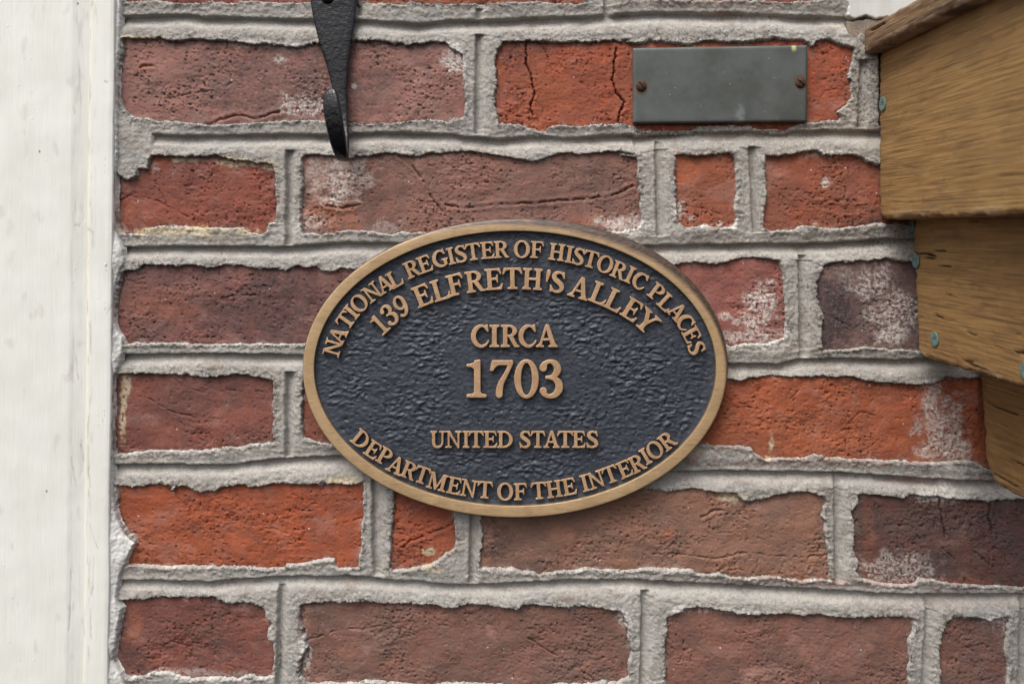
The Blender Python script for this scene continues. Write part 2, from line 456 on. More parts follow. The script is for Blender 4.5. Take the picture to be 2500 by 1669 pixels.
BRICKS = [  # outline, base colour
 ("P 306,-150 806,-150 806,8 A 1925,20 1790,24 1640,18 1540,12 1400,25 1290,12 1250,25 1100,25 1000,12 980,6 850,15 775,18", (142, 68, 58)),
 ("P 884,-150 1432,-150 B 1835,-20 1835,22 1760,30 1640,25 1560,14 1480,15 1300,25 1130,30 900,38 760,12 730,38 600,30 460,12", (152, 76, 56)),
 ("P 1512,-150 2046,-150 C 1330,-10 1200,8 1110,10 1070,16 860,6 700,8 560,6 440,3 300,6 150,4", (140, 72, 60)),
 ("A 770,245 900,240 1000,240 1080,262 1200,245 1330,255 1450,262 1560,275 1640,280 1760,285 1830,300 1960,270 B 400,258 540,255 690,275 760,285 820,275 900,265 985,262 1010,300 1090,340 1095,470 1100,600 1100,720 1060,740 1030,720 1000,758 930,745 800,740 700,760 560,765 480,770 400,765 250,755 150,745 0,748 A 1640,755 1540,762 1400,770 1300,775 1210,765 1100,755 980,745 880,735 830,735 800,700 770,660 750,620 742,580 740,490 755,400 765,320", (152, 98, 88)),
 ("B 1330,265 1400,262 1480,258 1560,262 1700,265 1850,262 1960,255 2060,250 2150,255 C 120,228 240,240 310,225 380,235 440,240 520,245 600,225 680,225 760,235 860,232 960,215 1040,218 1160,230 1185,262 1210,225 1270,220 1330,245 1415,265 1410,340 1385,410 1400,460 1405,540 1370,580 1325,615 1350,640 1330,660 1250,665 1165,670 1040,710 900,705 830,690 560,690 530,712 400,715 240,715 210,690 130,675 60,685 0,690 B 2050,765 1940,770 1800,778 1640,775 1590,815 1560,815 1500,795 1440,770 1310,765 1305,730 1290,680 1285,600 1300,500 1290,400 1300,330", (168, 74, 52)),
 ("P 2142,100 2640,100 2640,306 2142,306", (132, 70, 58)),
 ("A 735,1070 780,1110 810,1110 850,1080 860,1045 920,1045 930,990 960,960 1080,965 1250,970 1340,960 1430,985 1560,995 1690,1020 1705,1060 1705,1180 1715,1290 1705,1370 1665,1380 1650,1430 1620,1450 1530,1440 1500,1405 1400,1410 1250,1410 1100,1400 1030,1390 960,1405 900,1410 895,1440 840,1440 770,1450 735,1420 730,1340 728,1240 732,1150", (142, 70, 58)),
 ("B 95,990 120,960 200,955 260,965 380,975 500,965 620,945 700,955 800,970 870,950 950,945 1050,940 1140,935 1200,945 1290,960 1360,970 1440,985 1520,1000 1580,985 1640,960 1720,945 1800,955 1900,945 2000,940 2060,935 2150,960 C 100,840 180,855 230,860 240,900 235,970 250,1010 240,1030 255,1060 250,1130 265,1200 240,1250 100,1270 0,1262 P 1300,566 1100,570 B 820,1440 720,1435 640,1450 520,1430 420,1420 320,1430 200,1450 100,1440 95,1400 90,1250 105,1100 95,1040", (142, 92, 80)),
 ("C 445,850 480,845 560,855 660,845 740,838 765,860 775,950 785,1040 770,1120 780,1200 760,1240 700,1245 620,1235 520,1245 480,1230 455,1215 445,1120 445,1000 440,920", (164, 78, 56)),
 ("C 935,850 1000,855 1060,845 1150,830 1200,822 1260,850 1350,845 1420,845 1480,875 1510,890 1530,900 1700,895 2600,895 2600,1230 1700,1230 1560,1220 1430,1235 1300,1250 1200,1240 1140,1235 1080,1255 960,1265 920,1245 930,1150 940,1050 930,950", (152, 76, 58)),
 ("D 770,290 800,275 850,280 900,235 960,250 1060,245 1140,250 1200,240 1280,265 1400,245 1500,250 1600,270 1700,265 1760,285 1800,265 1850,250 1880,265 1960,250 1990,290 2080,280 2110,260 2150,270 P 1100,650 1100,840 D 2150,735 2000,735 1860,730 1700,735 1560,730 1400,735 1230,735 1100,728 1000,725 920,730 850,725 790,735 760,690 740,640 725,600 720,540 730,460 745,380 750,330", (122, 74, 68)),
 ("P 1170,652 O 1400,615 1545,612 1560,605 1600,600 1640,607 1700,592 1740,590 1785,597 1797,630 1800,680 1803,740 1800,775 1770,787 1720,787 1680,795 1640,790 1400,795 P 1170,846", (156, 84, 76)),
 ("F 215,385 260,372 340,372 400,365 430,365 500,350 560,370 640,370 760,370 1450,375 1450,790 760,795 690,800 600,790 540,790 440,780 410,775 370,785 300,790 210,795 200,750 205,690 215,640 200,590 185,550 180,480 200,430", (112, 82, 78)),
 ("D 708,918 785,912 900,910 1000,915 1110,915 1180,925 1290,935 1430,920 1500,915 1600,935 1690,955 1700,985 1690,1080 1690,1180 1695,1280 1690,1340 1620,1345 1560,1350 1480,1365 1400,1370 1300,1385 1200,1390 1100,1390 1000,1385 900,1390 850,1400 780,1410 715,1412 712,1250 708,1080", (132, 70, 60)),
 ("G 150,200 155,300 150,380 150,480 160,600 165,660 230,680 300,700 380,715 P 900,1084 1140,1084 1140,920 745,920", (138, 68, 54)),
 ("P 1215,918 O 1660,868 1700,870 1760,860 1830,864 F 110,920 200,915 270,920 350,915 400,935 460,945 560,950 660,955 740,945 800,920 900,925 1450,930 1450,1370 1000,1370 960,1340 900,1320 800,1330 720,1330 E 1500,168 1360,165 1200,155 1130,140 1070,160 940,160 860,165 800,130 780,100 700,90 560,85 500,82 P 1650,1090 1215,1090", (174, 80, 54)),
 ("H 720,335 780,340 830,345 900,340 940,335 1000,325 1060,335 1075,370 1100,340 1160,335 1200,360 1250,375 1340,365 1400,345 1480,330 1560,350 1600,345 1650,330 1720,320 1800,325 1900,330 2000,330 2060,320 I 100,330 200,325 280,320 400,330 470,320 480,360 475,500 465,600 465,740 450,770 450,840 400,850 320,850 300,830 295,795 240,790 200,800 140,815 60,825 0,825 H 1760,850 1640,850 1540,840 1400,840 1280,840 1160,835 1060,845 960,835 860,830 790,825 785,770 820,730 850,690 830,660 790,620 760,570 730,520 725,460 740,400", (172, 74, 48)),
 ("I 668,300 1040,300 1035,520 1040,600 1050,680 1030,740 980,760 950,790 900,820 830,845 760,855 660,862 635,850 650,750 645,650 660,560 665,450", (164, 72, 50)),
 ("I 1215,330 1200,560 1215,640 1200,720 1195,790 1190,850 1250,850 1340,850 1420,860 1500,875 1560,890 1620,880 1700,865 1760,870 1850,850 1950,860 2060,860 E 0,805 100,800 200,790 300,800 400,795 450,800 465,820 540,825 600,815 660,840 760,850 860,835 960,845 1080,860 1180,855 1235,860 1230,760 1220,650 1205,560 1210,520 1185,490 1200,430 1215,410 1190,375 1150,360 1080,345 1020,350 930,365 880,380 830,395 770,405 710,385 690,350 640,360 560,345 480,335 440,325 370,340 300,345 200,335 100,330 0,320", (146, 96, 78)),
 ("E 1390,360 1480,365 1560,370 1640,385 1690,365 1760,370 1850,375 1900,390 2000,390 2100,400 2200,395 2349,390 2670,390 2670,890 2349,890 2240,890 2100,890 2010,880 1920,875 1840,860 1780,850 1740,835 1720,875 1640,885 1560,880 1480,865 1400,845 1385,800 1395,745 1365,690 1370,600 1365,520 1350,460 1390,420", (92, 60, 54)),
 ("H 735,1045 800,1035 900,1040 980,1020 1080,1020 1160,1030 1250,1020 1330,1020 1370,1045 1440,1060 1520,1055 1600,1070 1640,1100 1650,1150 1690,1190 1660,1220 1660,1270 1695,1310 1700,1420 1690,1520 1620,1525 1540,1505 1470,1530 1340,1520 1180,1530 1050,1490 960,1490 860,1520 800,1530 760,1500 720,1430 725,1330 750,1220 765,1110", (128, 68, 58)),
 ("I 80,1075 150,1060 300,1055 500,1050 600,1065 700,1060 780,1060 830,1070 900,1060 950,1075 990,1090 1060,1085 1120,1065 1220,1070 1330,1090 1420,1100 1460,1070 1540,1070 1640,1080 1720,1085 1800,1080 1900,1085 1960,1100 2060,1110 2090,1150 2110,1250 2130,1350 2110,1450 2120,1520 2050,1560 1950,1550 1850,1572 1700,1568 1600,1575 1400,1580 1100,1562 800,1572 540,1545 420,1560 150,1565 100,1530 70,1490 80,1430 130,1330 110,1260 90,1170", (126, 82, 70)),
 ("E 300,1075 340,1040 400,1015 500,1005 580,1020 700,1040 780,1050 900,1045 1020,1045 1080,1055 1180,1045 1260,1060 1340,1065 1450,1060 1580,1060 1680,1065 1715,1075 1710,1140 1680,1200 1690,1300 1680,1380 1690,1454 1690,1490 290,1490 290,1400 285,1250", (130, 82, 70)),
 ("E 1890,1085 1960,1060 2060,1070 2150,1085 2240,1060 2260,1060 2250,1150 2235,1250 2260,1350 2245,1490 1860,1490 1860,1380 1855,1250 1870,1180", (118, 78, 68)),
 ("P 2522,1500 2640,1500 2640,1684 2522,1684", (124, 70, 58)),
 ("P 290,1730 880,1730 880,1830 290,1830", (140, 70, 56)),
 ("P 950,1730 1160,1730 1160,1830 950,1830", (128, 72, 60)),
 ("P 1230,1732 2040,1732 2040,1830 1230,1830", (134, 74, 60)),
 ("P 2110,1732 2640,1732 2640,1830 2110,1830", (120, 70, 62)),
]

H_GROOVES = [
 "P 250,44 A 790,105 1100,95 1500,115 1940,125 B 460,130 800,150 1060,130 1300,125 1480,115 1950,95 C 0,92 300,72 400,70 800,75 1100,90 1350,95 P 2640,46",
 "A 950,830 1200,840 1500,835 1850,830 B 0,830 250,835 550,820 800,820 1000,830 1150,850 1300,860 1500,845 1620,845 1700,855 1850,845 2000,835 2150,845 C 210,735 350,730 550,725 850,720 1200,715 1350,715 1480,715 P 2640,322",
 "P 250,594 A 780,1525 1200,1520 1500,1520 1720,1525 D 1800,130 2150,105 P 1200,598 1573,600 1643,598 1727,597 1850,595 F 130,285 300,275 500,262 P 2640,582",
 "P 250,864 D 800,795 1100,790 1400,790 1700,795 1860,800 P 1300,880 O 1670,833 1780,835 F 110,835 300,830 420,835 560,840 760,830 P 2640,876",
 "P 250,1130 D 760,1470 1000,1470 1200,1475 1440,1475 1600,1450 1750,1435 2000,1425 2150,1420 P 1200,1130 E 330,235 700,230 1000,235 1250,240 1450,250 1700,270 2000,285 2349,300 P 2640,1182",
 "P 250,1413 H 750,920 1000,920 1300,930 1500,915 1700,900 1900,895 2150,890 I 300,900 500,905 800,930 1000,945 1150,950 1400,940 1700,925 2150,915 E 300,865 700,885 1200,910 1600,935 2000,935 2349,935 P 2640,1448",
 "P 250,1688 900,1690 1700,1700 2640,1706",
]
V_GROOVES = ["P 868,-150 868,40", "P 1165,-10 1163,45", "P 1474,-150 1476,42", "P 1163,86 1160,328", "C 1455,330 1440,700", "A 1775,930 1770,1515",
 "C 335,770 345,1290", "C 845,800 870,1270", "F 98,340 104,825", "D 1775,900 1765,1425", "I 535,200 535,700 548,890",
 "I 1150,300 1130,940", "E 1258,255 1268,870", "H 1730,950 1715,1600", "E 158,915 148,1490", "E 1785,945 1760,1500", "E 2325,960 2310,1500"]

CRACKS = [  # outline, half width, depth
 ("B 1475,262 1480,400 1510,470 1525,560 1520,600 1505,660 1520,712", 2.3, 16), ("B 2035,300 2020,450 2010,490 2030,570 2060,600 2090,640 2060,700 2048,755", 2.6, 18),
 ("B 1560,262 1600,320 1625,380", 1.6, 8), ("E 1870,390 1875,480 1890,540 1900,605", 2.4, 15), ("E 2155,392 2148,500 2165,560 2170,588", 2.4, 15),
 ("E 2310,392 2308,462", 2.0, 10), ("E 1880,675 1915,705 1970,755", 1.8, 8), ("E 2070,700 2120,740 2160,780", 1.8, 8), ("E 2010,850 2015,880", 2.0, 10),
 ("B 690,960 780,1030 860,1140 900,1230 950,1290 985,1350 1012,1395", 2.0, 10), ("B 990,1272 1100,1285 1300,1262 1500,1257 1700,1240 1900,1225 2050,1200 2140,1150", 3.4, 10),
 ("B 230,1270 350,1288 450,1262", 3.6, 9), ("A 735,1240 800,1210 900,1225 970,1240 1040,1280 1160,1340", 2.0, 8), ("A 930,1080 980,1160 1030,1270", 2.2, 6),
 ("A 1040,612 1200,577 1350,560 1450,500", 2.0, 7), ("A 1280,772 1400,730 1480,710 1560,735 1640,720 1760,680", 3.0, 11), ("A 840,435 890,410 950,408", 2.6, 9),
 ("E 200,712 400,715 600,735 700,712 800,702 930,722 1100,727 1230,722", 3.2, 7), ("E 632,745 632,772 600,805", 2.6, 10), ("E 500,500 560,465 620,460", 3.0, 9),
 ("I 705,722 780,680 880,640 990,600 1042,570", 3.0, 9), ("D 920,1070 1050,1150 1180,1180 1320,1222", 2.2, 7), ("D 1390,447 1450,430 1580,432", 2.4, 8),
 ("D 1020,920 1150,1000 1290,1040 1400,1020 1680,1030", 1.6, 5), ("H 1040,1300 1180,1342", 1.8, 6), ("I 1500,1290 1600,1360 1800,1470 1900,1540", 2.6, 7),
 ("I 120,1300 200,1280 330,1230 450,1230 700,1190", 2.4, 6), ("I 940,1205 1080,1220", 3.0, 8), ("F 220,615 300,660 345,678", 1.6, 6), ("I 330,580 400,565 470,545", 2.0, 6),
 ("H 1620,600 1700,610 1780,640", 2.0, 5), ("F 600,640 660,610", 2.5, 8), ("F 10,1010 60,1030 100,990", 1.8, 5), ("F 330,1150 400,1090 470,1110", 1.8, 5),
 ("C 480,1120 600,1140 720,1180", 1.6, 4), ("C 1200,560 1280,500 1390,470", 1.6, 4), ("C 1325,615 1370,580 1405,575", 3.0, 12), ("B 1380,720 1440,670", 1.5, 4),
]

MARKS = [  # channel, cx, cy, rx, ry, strength, break-up (0 solid .. 1 speckle)
 ('w', 1110, 148, 28, 40, 1.0, .35), ('w', 735, 262, 52, 30, .9, .85), ('w', 685, 145, 16, 12, .9, .7), ('w', 863, 211, 6, 5, 1, .1),
 ('w', 830, 430, 78, 62, .62, .3), ('w', 825, 440, 40, 60, .9, .75), ('w', 755, 548, 50, 28, .7, .7), ('w', 940, 560, 40, 20, .5, .5), ('w', 1515, 548, 62, 24, .95, .3),
 ('w', 1655, 512, 18, 22, 1, .4), ('w', 1688, 533, 9, 5, 1, .2), ('w', 1722, 551, 14, 8, 1, .3), ('w', 1756, 547, 9, 7, 1, .3), ('w', 1790, 555, 10, 7, 1, .3),
 ('w', 2015, 441, 13, 11, 1, .35), ('w', 1990, 545, 8, 6, .8, .4), ('w', 2010, 372, 60, 14, .6, .7),
 ('w', 1858, 745, 36, 55, 1, .5), ('w', 1830, 780, 40, 24, 1, .5), ('w', 1772, 772, 13, 12, 1, .4), ('w', 1810, 822, 120, 16, .85, .5), ('w', 1870, 830, 50, 40, .6, .6),
 ('w', 2190, 765, 75, 60, .8, .72), ('w', 2180, 815, 48, 26, .9, .4), ('w', 2130, 690, 60, 50, .7, .85), ('w', 2060, 640, 90, 40, .3, .8),
 ('w', 2275, 965, 26, 34, .85, .35), ('w', 2285, 1020, 34, 50, .9, .4), ('w', 2325, 1088, 42, 42, .95, .3), ('w', 2300, 1050, 60, 90, .75, .35), ('w', 2315, 1160, 62, 28, .7, .5), ('w', 2290, 1205, 60, 22, .8, .4),
 ('c', 1883, 1088, 7, 24, 1, .1), ('c', 1876, 1118, 8, 7, 1, .2),
 ('w', 2190, 1385, 95, 36, .55, .6), ('w', 2150, 1410, 14, 8, .8, .4), ('w', 1530, 1508, 20, 20, .9, .45), ('w', 1540, 1470, 26, 60, .3, .8), ('w', 747, 1590, 13, 55, .8, .5), ('w', 1655, 1482, 26, 10, .9, .4), ('w', 1800, 1490, 120, 8, .5, .75), ('w', 2440, 1510, 40, 30, .55, .7),
 ('w', 450, 1640, 70, 12, .5, .4), ('w', 560, 1650, 60, 12, .35, .4), ('w', 300, 570, 18, 22, .7, .8), ('w', 720, 118, 34, 10, .6, .6), ('w', 610, 108, 80, 8, .6, .6), ('w', 380, 412, 12, 14, .5, .7),
 ('c', 458, 390, 36, 7, 1, .25), ('c', 600, 397, 60, 10, 1, .3), ('c', 660, 405, 20, 12, 1, .3), ('c', 478, 566, 128, 12, 1, .1), ('c', 300, 990, 9, 80, 1, .25), ('c', 306, 940, 10, 30, 1, .2), ('c', 1046, 1346, 17, 12, 1, .35), ('c', 845, 1168, 50, 10, 1, .3), ('c', 340, 93, 60, 5, .9, .4), ('c', 1790, 1215, 30, 14, .9, .4), ('c', 1690, 1098, 30, 16, .7, .4), ('c', 2040, 62, 14, 5, .8, .2), ('c', 1690, 115, 30, 6, .8, .4), ('c', 1050, 1385, 30, 10, .8, .5),
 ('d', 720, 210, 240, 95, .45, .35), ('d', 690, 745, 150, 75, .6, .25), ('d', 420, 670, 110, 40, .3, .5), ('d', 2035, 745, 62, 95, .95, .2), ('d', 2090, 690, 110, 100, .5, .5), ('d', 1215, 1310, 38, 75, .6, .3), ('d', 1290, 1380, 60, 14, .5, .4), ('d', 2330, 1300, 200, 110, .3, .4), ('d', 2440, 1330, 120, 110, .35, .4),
 ('d', 1400, 505, 190, 34, .4, .5), ('d', 1470, 460, 80, 60, .3, .4), ('d', 520, 1480, 220, 26, .35, .5), ('d', 320, 1620, 40, 40, .5, .3), ('d', 520, 1570, 110, 50, .35, .75), ('d', 390, 1005, 90, 90, .25, .7), ('d', 560, 960, 120, 40, .35, .7), ('d', 1560, 130, 30, 60, .2, .5), ('d', 1240, 130, 30, 30, .5, .3), ('d', 1255, 210, 30, 80, .3, .5),
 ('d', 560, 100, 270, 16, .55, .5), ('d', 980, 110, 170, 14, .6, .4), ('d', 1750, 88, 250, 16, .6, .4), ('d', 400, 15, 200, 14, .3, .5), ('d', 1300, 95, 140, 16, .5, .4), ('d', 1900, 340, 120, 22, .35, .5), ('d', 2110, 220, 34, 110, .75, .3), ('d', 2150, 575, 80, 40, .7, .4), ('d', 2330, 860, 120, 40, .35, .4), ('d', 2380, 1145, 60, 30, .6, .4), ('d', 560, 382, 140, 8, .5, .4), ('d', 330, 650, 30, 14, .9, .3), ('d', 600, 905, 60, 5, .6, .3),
 ('o', 352, 166, 13, 11, .6, .2), ('o', 800, 528, 76, 36, .55, .3), ('o', 860, 470, 30, 60, .3, .5), ('o', 400, 735, 90, 50, .3, .5), ('o', 2122, 1310, 14, 90, .25, .5), ('o', 1960, 1070, 140, 50, .35, .5), ('o', 1740, 1050, 90, 60, .3, .5), ('o', 400, 1320, 200, 60, .25, .6), ('o', 1060, 1340, 60, 26, .4, .4), ('o', 1627, 1303, 18, 12, .6, .3), ('o', 1330, 230, 80, 60, .3, .5), ('o', 1680, 400, 40, 40, .4, .4), ('o', 300, 520, 30, 40, .5, .4), ('o', 330, 1520, 16, 40, .4, .5), ('o', 740, 1520, 20, 30, .3, .5), ('o', 1450, 545, 60, 30, .4, .5),
 ('o', 2000, 1128, 330, 12, .55, .5), ('o', 2300, 1170, 120, 16, .6, .4), ('o', 2000, 1420, 400, 14, .5, .5), ('o', 1680, 1110, 60, 22, .5, .4), ('o', 2350, 1450, 120, 30, .25, .5), ('o', 1720, 12, 220, 16, .3, .5),
]

STEP = 2.2
X0, X1, Y0, Y1 = 240.0, 2600.0, -120.0, 1790.0
gx = np.arange(X0, X1 + 0.1, STEP, dtype=np.float32)
gy = np.arange(Y0, Y1 + 0.1, STEP, dtype=np.float32)
GX, GY = np.meshgrid(gx, gy)
NY, NX = GX.shape

# ragged edges: push the outline about by noise
RAG = (2.6 * fbm(GX, GY, 20, 3, 3) + 1.3 * fbm(GX, GY, 6, 2, 9)) * (0.55 + 0.9 * sstep(-0.3, 0.4, fbm(GX, GY, 160, 2, 5)))
sdf = np.full(GX.shape, 60.0, np.float32)        # + in the mortar, - in a brick
boxes = []
for txt, c in BRICKS:
    pts = tr(txt)
    xs, ys = [p[0] for p in pts], [p[1] for p in pts]
    m = 44
    i0 = max(0, int((min(xs) - m - X0) / STEP)); i1 = min(NX, int((max(xs) + m - X0) / STEP) + 2)
    j0 = max(0, int((min(ys) - m - Y0) / STEP)); j1 = min(NY, int((max(ys) + m - Y0) / STEP) + 2)
    sl = (slice(j0, j1), slice(i0, i1))
    sdf[sl] = np.minimum(sdf[sl], poly_sdf(pts, GX[sl], GY[sl]))
    e = 12
    boxes.append((max(0, int((min(xs) - e - X0) / STEP)), min(NX, int((max(xs) + e - X0) / STEP) + 2),
                  max(0, int((min(ys) - e - Y0) / STEP)), min(NY, int((max(ys) + e - Y0) / STEP) + 2)))
sdf = sdf + RAG

# marks in the fired clay and the lime: four channels
marks = np.zeros((NY, NX, 4), np.float32)
BRK = fbm(GX, GY, 9, 4, 21, 0.75)
BRK2 = fbm(GX, GY, 34, 4, 25, 0.6)
for ch, cx, cy, rx, ry, st, bk in MARKS:
    k = 'wdoc'.index(ch)
    i0 = max(0, int((cx - 1.6 * rx - 10 - X0) / STEP)); i1 = min(NX, int((cx + 1.6 * rx + 10 - X0) / STEP) + 1)
    j0 = max(0, int((cy - 1.6 * ry - 10 - Y0) / STEP)); j1 = min(NY, int((cy + 1.6 * ry + 10 - Y0) / STEP) + 1)
    if i1 <= i0 or j1 <= j0: continue
    sl = (slice(j0, j1), slice(i0, i1))
    r = np.sqrt(((GX[sl] - cx) / rx) ** 2 + ((GY[sl] - cy) / ry) ** 2)
    a = sstep(1.35, 0.55, r + 0.55 * BRK2[sl])
    b = sstep(-0.22 + 0.26 * bk, 0.26 + 0.36 * bk, BRK[sl] + 0.45 * (1 - bk) + 0.25 * a)
    marks[sl][..., k] = np.maximum(marks[sl][..., k], st * a * b)
# lime smeared thinly over the arrises of the bricks, here and there
sm = np.exp(-np.clip(-sdf, 0, 99) / 5.0) * sstep(0.12, 0.5, BRK2 + 0.5 * BRK)
marks[..., 0] = np.maximum(marks[..., 0], 0.65 * sm * (sdf < 0.5))
# soot caught in rough mortar edges
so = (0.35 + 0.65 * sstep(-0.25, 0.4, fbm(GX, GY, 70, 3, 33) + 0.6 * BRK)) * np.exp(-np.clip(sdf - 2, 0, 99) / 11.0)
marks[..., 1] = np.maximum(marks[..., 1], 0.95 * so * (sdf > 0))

# ---- brick faces (pixels out of the wall)
GXs, GYs = GX + 7 * BRK2, GY
rgh = 0.35 + 0.9 * sstep(-0.25, 0.45, fbm(GX, GY, 150, 3, 45))              # fire-skinned and weathered patches
bh = 3.4 * fbm(GX, GY, 110, 3, 41) + rgh * (1.3 * fbm(GXs * 0.7, GYs, 19, 4, 43, 0.62) + 1.1 * fbm(GX, GY, 6, 2, 47))
wr = np.abs(fbm(GX * 0.6 + 0.25 * GY + 10 * BRK2, GY + 8 * BRK2, 26, 3, 51))           # folded clay creases
crz = sstep(-0.1, 0.5, fbm(GX, GY, 120, 2, 53))
bh -= 3.2 * sstep(0.06, 0.0, wr) * crz * sstep(-0.1, 0.25, BRK2)
pit = fbm(GX, GY, 9, 2, 57)
bh -= 5.0 * sstep(0.50, 0.80, pit) * rgh
bh -= 3.0 * np.exp(-np.clip(-sdf, 0, 99) / 6.0)
for txt, w, dep in CRACKS:
    pts = tr(txt)
    xs, ys = [p[0] for p in pts], [p[1] for p in pts]
    i0 = max(0, int((min(xs) - 20 - X0) / STEP)); i1 = min(NX, int((max(xs) + 20 - X0) / STEP) + 1)
    j0 = max(0, int((min(ys) - 20 - Y0) / STEP)); j1 = min(NY, int((max(ys) + 20 - Y0) / STEP) + 1)
    sl = (slice(j0, j1), slice(i0, i1))
    q = line_dist(pts, GX[sl] + 1.6 * BRK[sl] + 3 * BRK2[sl], GY[sl] + 3 * BRK2[sl])
    bh[sl] -= (dep if dep > 12 else 0.75 * dep) * sstep(0.6 * w + 1.3, w * 0.2, q) * (1.0 if dep > 12 else sstep(-0.35, 0.1, BRK2[sl])) * (0.75 + 0.4 * BRK[sl])
    if dep >= 9: bh[sl] += 1.6 * np.exp(-((q - 7) / 5) ** 2)

# ---- mortar (pixels out of the wall)
def polyline_y(txt):
    p = sorted(tr(txt)); return np.interp(gx, [a[0] for a in p], [a[1] for a in p]), p[0][0], p[-1][0]
mh = 6.5 + 1.9 * fbm(GX, GY, 60, 3, 61) + 1.1 * fbm(GX, GY, 10, 3, 63, 0.6) + np.exp(-np.clip(sdf, 0, 99) / 9.0) * 1.2 * fbm(GX, GY, 6.5, 2, 67) + 0.4 * fbm(GX, GY, 4.5, 1, 68)
fl = fbm(GX * 0.5, GY, 17, 3, 71)
near = np.exp(-np.clip(sdf, 0, 99) / 12.0)
mh += near * 2.8 * sstep(-0.02, 0.04, fl) - near * 1.6                       # flaky smears, one lapped on another
mh += 1.0 * np.exp(-((sdf - 4) / 4.0) ** 2)                                  # the lip
gr = np.zeros_like(mh)
gr_lip = np.zeros_like(mh)
lean_h = np.zeros_like(mh)
lamt = 0.40 + 0.45 * sstep(700, 1700, GX) + 0.25 * fbm(GX, GY, 220, 2, 81)
wob = 1.6 * fbm(GX, GY, 40, 2, 75) + 0.9 * fbm(GX, GY, 9, 2, 77)
for t in H_GROOVES:
    yy, xa, xb = polyline_y(t)
    v = GY - yy[None, :] + wob
    on = ((GX >= xa) & (GX <= xb)).astype(np.float32)
    dmod = 0.85 + 0.35 * fbm(GX, GY, 160, 2, 79)
    prof = np.where(v < 4, sstep(-2.0, 2.2, v), sstep(33, 4, v) ** 1.2)
    gr = np.maximum(gr, 19.0 * dmod * prof * on * (v > -6) * (v < 36))
    lean_h += lamt * on * np.where(v < 0, -7.0 * sstep(-32, 0, v) * (v > -34), -7.0 * sstep(46, 20, v) * (v < 48))
    gr_lip = np.maximum(gr_lip, 1.0 * np.exp(-((v + 6) / 4.0) ** 2) * on)
for t in V_GROOVES:
    p = sorted(tr(t), key=lambda a: a[1])
    xx = np.interp(gy, [a[1] for a in p], [a[0] for a in p])
    u = GX - xx[:, None] + wob
    on = ((GY >= p[0][1]) & (GY <= p[-1][1])).astype(np.float32)
    prof = np.where(u < 3, sstep(-4.0, 2, u), sstep(25, 3, u) ** 1.1)
    gr = np.maximum(gr, 15.0 * prof * on * (u > -8) * (u < 27))
    lean_h += lamt * on * np.where(u < 0, -5.0 * sstep(-30, 0, u) * (u > -32), -5.0 * sstep(38, 14, u) * (u < 40)) * (lean_h > -1)
    gr_lip = np.maximum(gr_lip, 1.0 * np.exp(-((u + 8) / 4.0) ** 2) * on)
smooth_in = sstep(1.5, 6.0, gr)
mh = mh * (1 - 0.30 * smooth_in) + 2.0 + lean_h + gr_lip - 0.8 * gr
mh = np.where(sdf > 0, np.maximum(mh, np.where(sdf < 10, bh * 0.4 + 1.0, mh)), mh)
mh_in = mh - 22.0 * sstep(0.3, -2.2, sdf)
# where a brick is buried under the mortar it lies lower
bh_out = bh - 16.0 * sstep(0.5, 7.0, sdf)

wall = empty('brick_wall', W(1250, 1830, 0))
tag(wall, 'old red brick wall with wide grey tooled mortar joints behind the plaque', 'wall')

def grid_mesh(name, i0, i1, j0, j1, h, keep=None, solid=0.0):
    sx, sy = GX[j0:j1, i0:i1], GY[j0:j1, i0:i1]
    hh = h[j0:j1, i0:i1]
    ny, nx = sx.shape
    V = np.stack([(sx - CX) * S, -hh * S, (CY - sy) * S], -1).reshape(-1, 3)
    idx = np.arange(ny * nx).reshape(ny, nx)
    q = np.stack([idx[:-1, :-1], idx[1:, :-1], idx[1:, 1:], idx[:-1, 1:]], -1)
    mk = marks[j0:j1, i0:i1].reshape(-1, 4)
    if keep is not None:
        k = keep[j0:j1, i0:i1]
        kq = k[:-1, :-1] | k[1:, :-1] | k[1:, 1:] | k[:-1, 1:]
        q = q[kq]
        used = np.unique(q)
        re = np.full(ny * nx, -1, np.int32); re[used] = np.arange(len(used))
        return fast_mesh(name, V[used], re[q.reshape(-1, 4)], attrs={'marks': mk[used]})
    q = q.reshape(-1, 4)
    ring = np.concatenate([idx[0, :-1], idx[:-1, -1], idx[-1, :0:-1], idx[:0:-1, 0]])
    n = len(ring); base = len(V)
    back = V[ring].copy(); back[:, 1] = solid * S
    V = np.concatenate([V, back]); mk = np.concatenate([mk, mk[ring]])
    a = np.arange(n); b = (a + 1) % n
    side = np.stack([ring[a], ring[b], base + b, base + a], -1)
    return fast_mesh(name, V, np.concatenate([q, side]), ngons=[(base + a)[::-1]], attrs={'marks': mk})

link('mortar', grid_mesh('mortar', 0, NX, 0, NY, mh_in, keep=(sdf > -3.0)), MAT_MORTAR, wall)
rng = random.Random(3)
for (txt, c), (i0, i1, j0, j1) in zip(BRICKS, boxes):
    off = rng.uniform(-1.2, 1.2)
    me = grid_mesh('brick', i0, i1, j0, j1, bh_out + off, solid=380.0)
    cl = srgb(*c)
    og = min(1.0, max(0.0, (c[0] - c[1] - 50) / 45.0))       # the orange ones keep their chroma
    link('brick', me, MAT_BRICK, wall, (cl[0] * (0.93 - 0.07 * og), cl[1] * (1.30 - 0.04 * og), cl[2] * (1.38 - 0.16 * og)))

# ------------------------------------------------------------------ painted frame on the left
frame = empty('painted_frame', W(120, 1830, 0))
tag(frame, 'cream white painted timber frame board running up the left edge', 'frame')

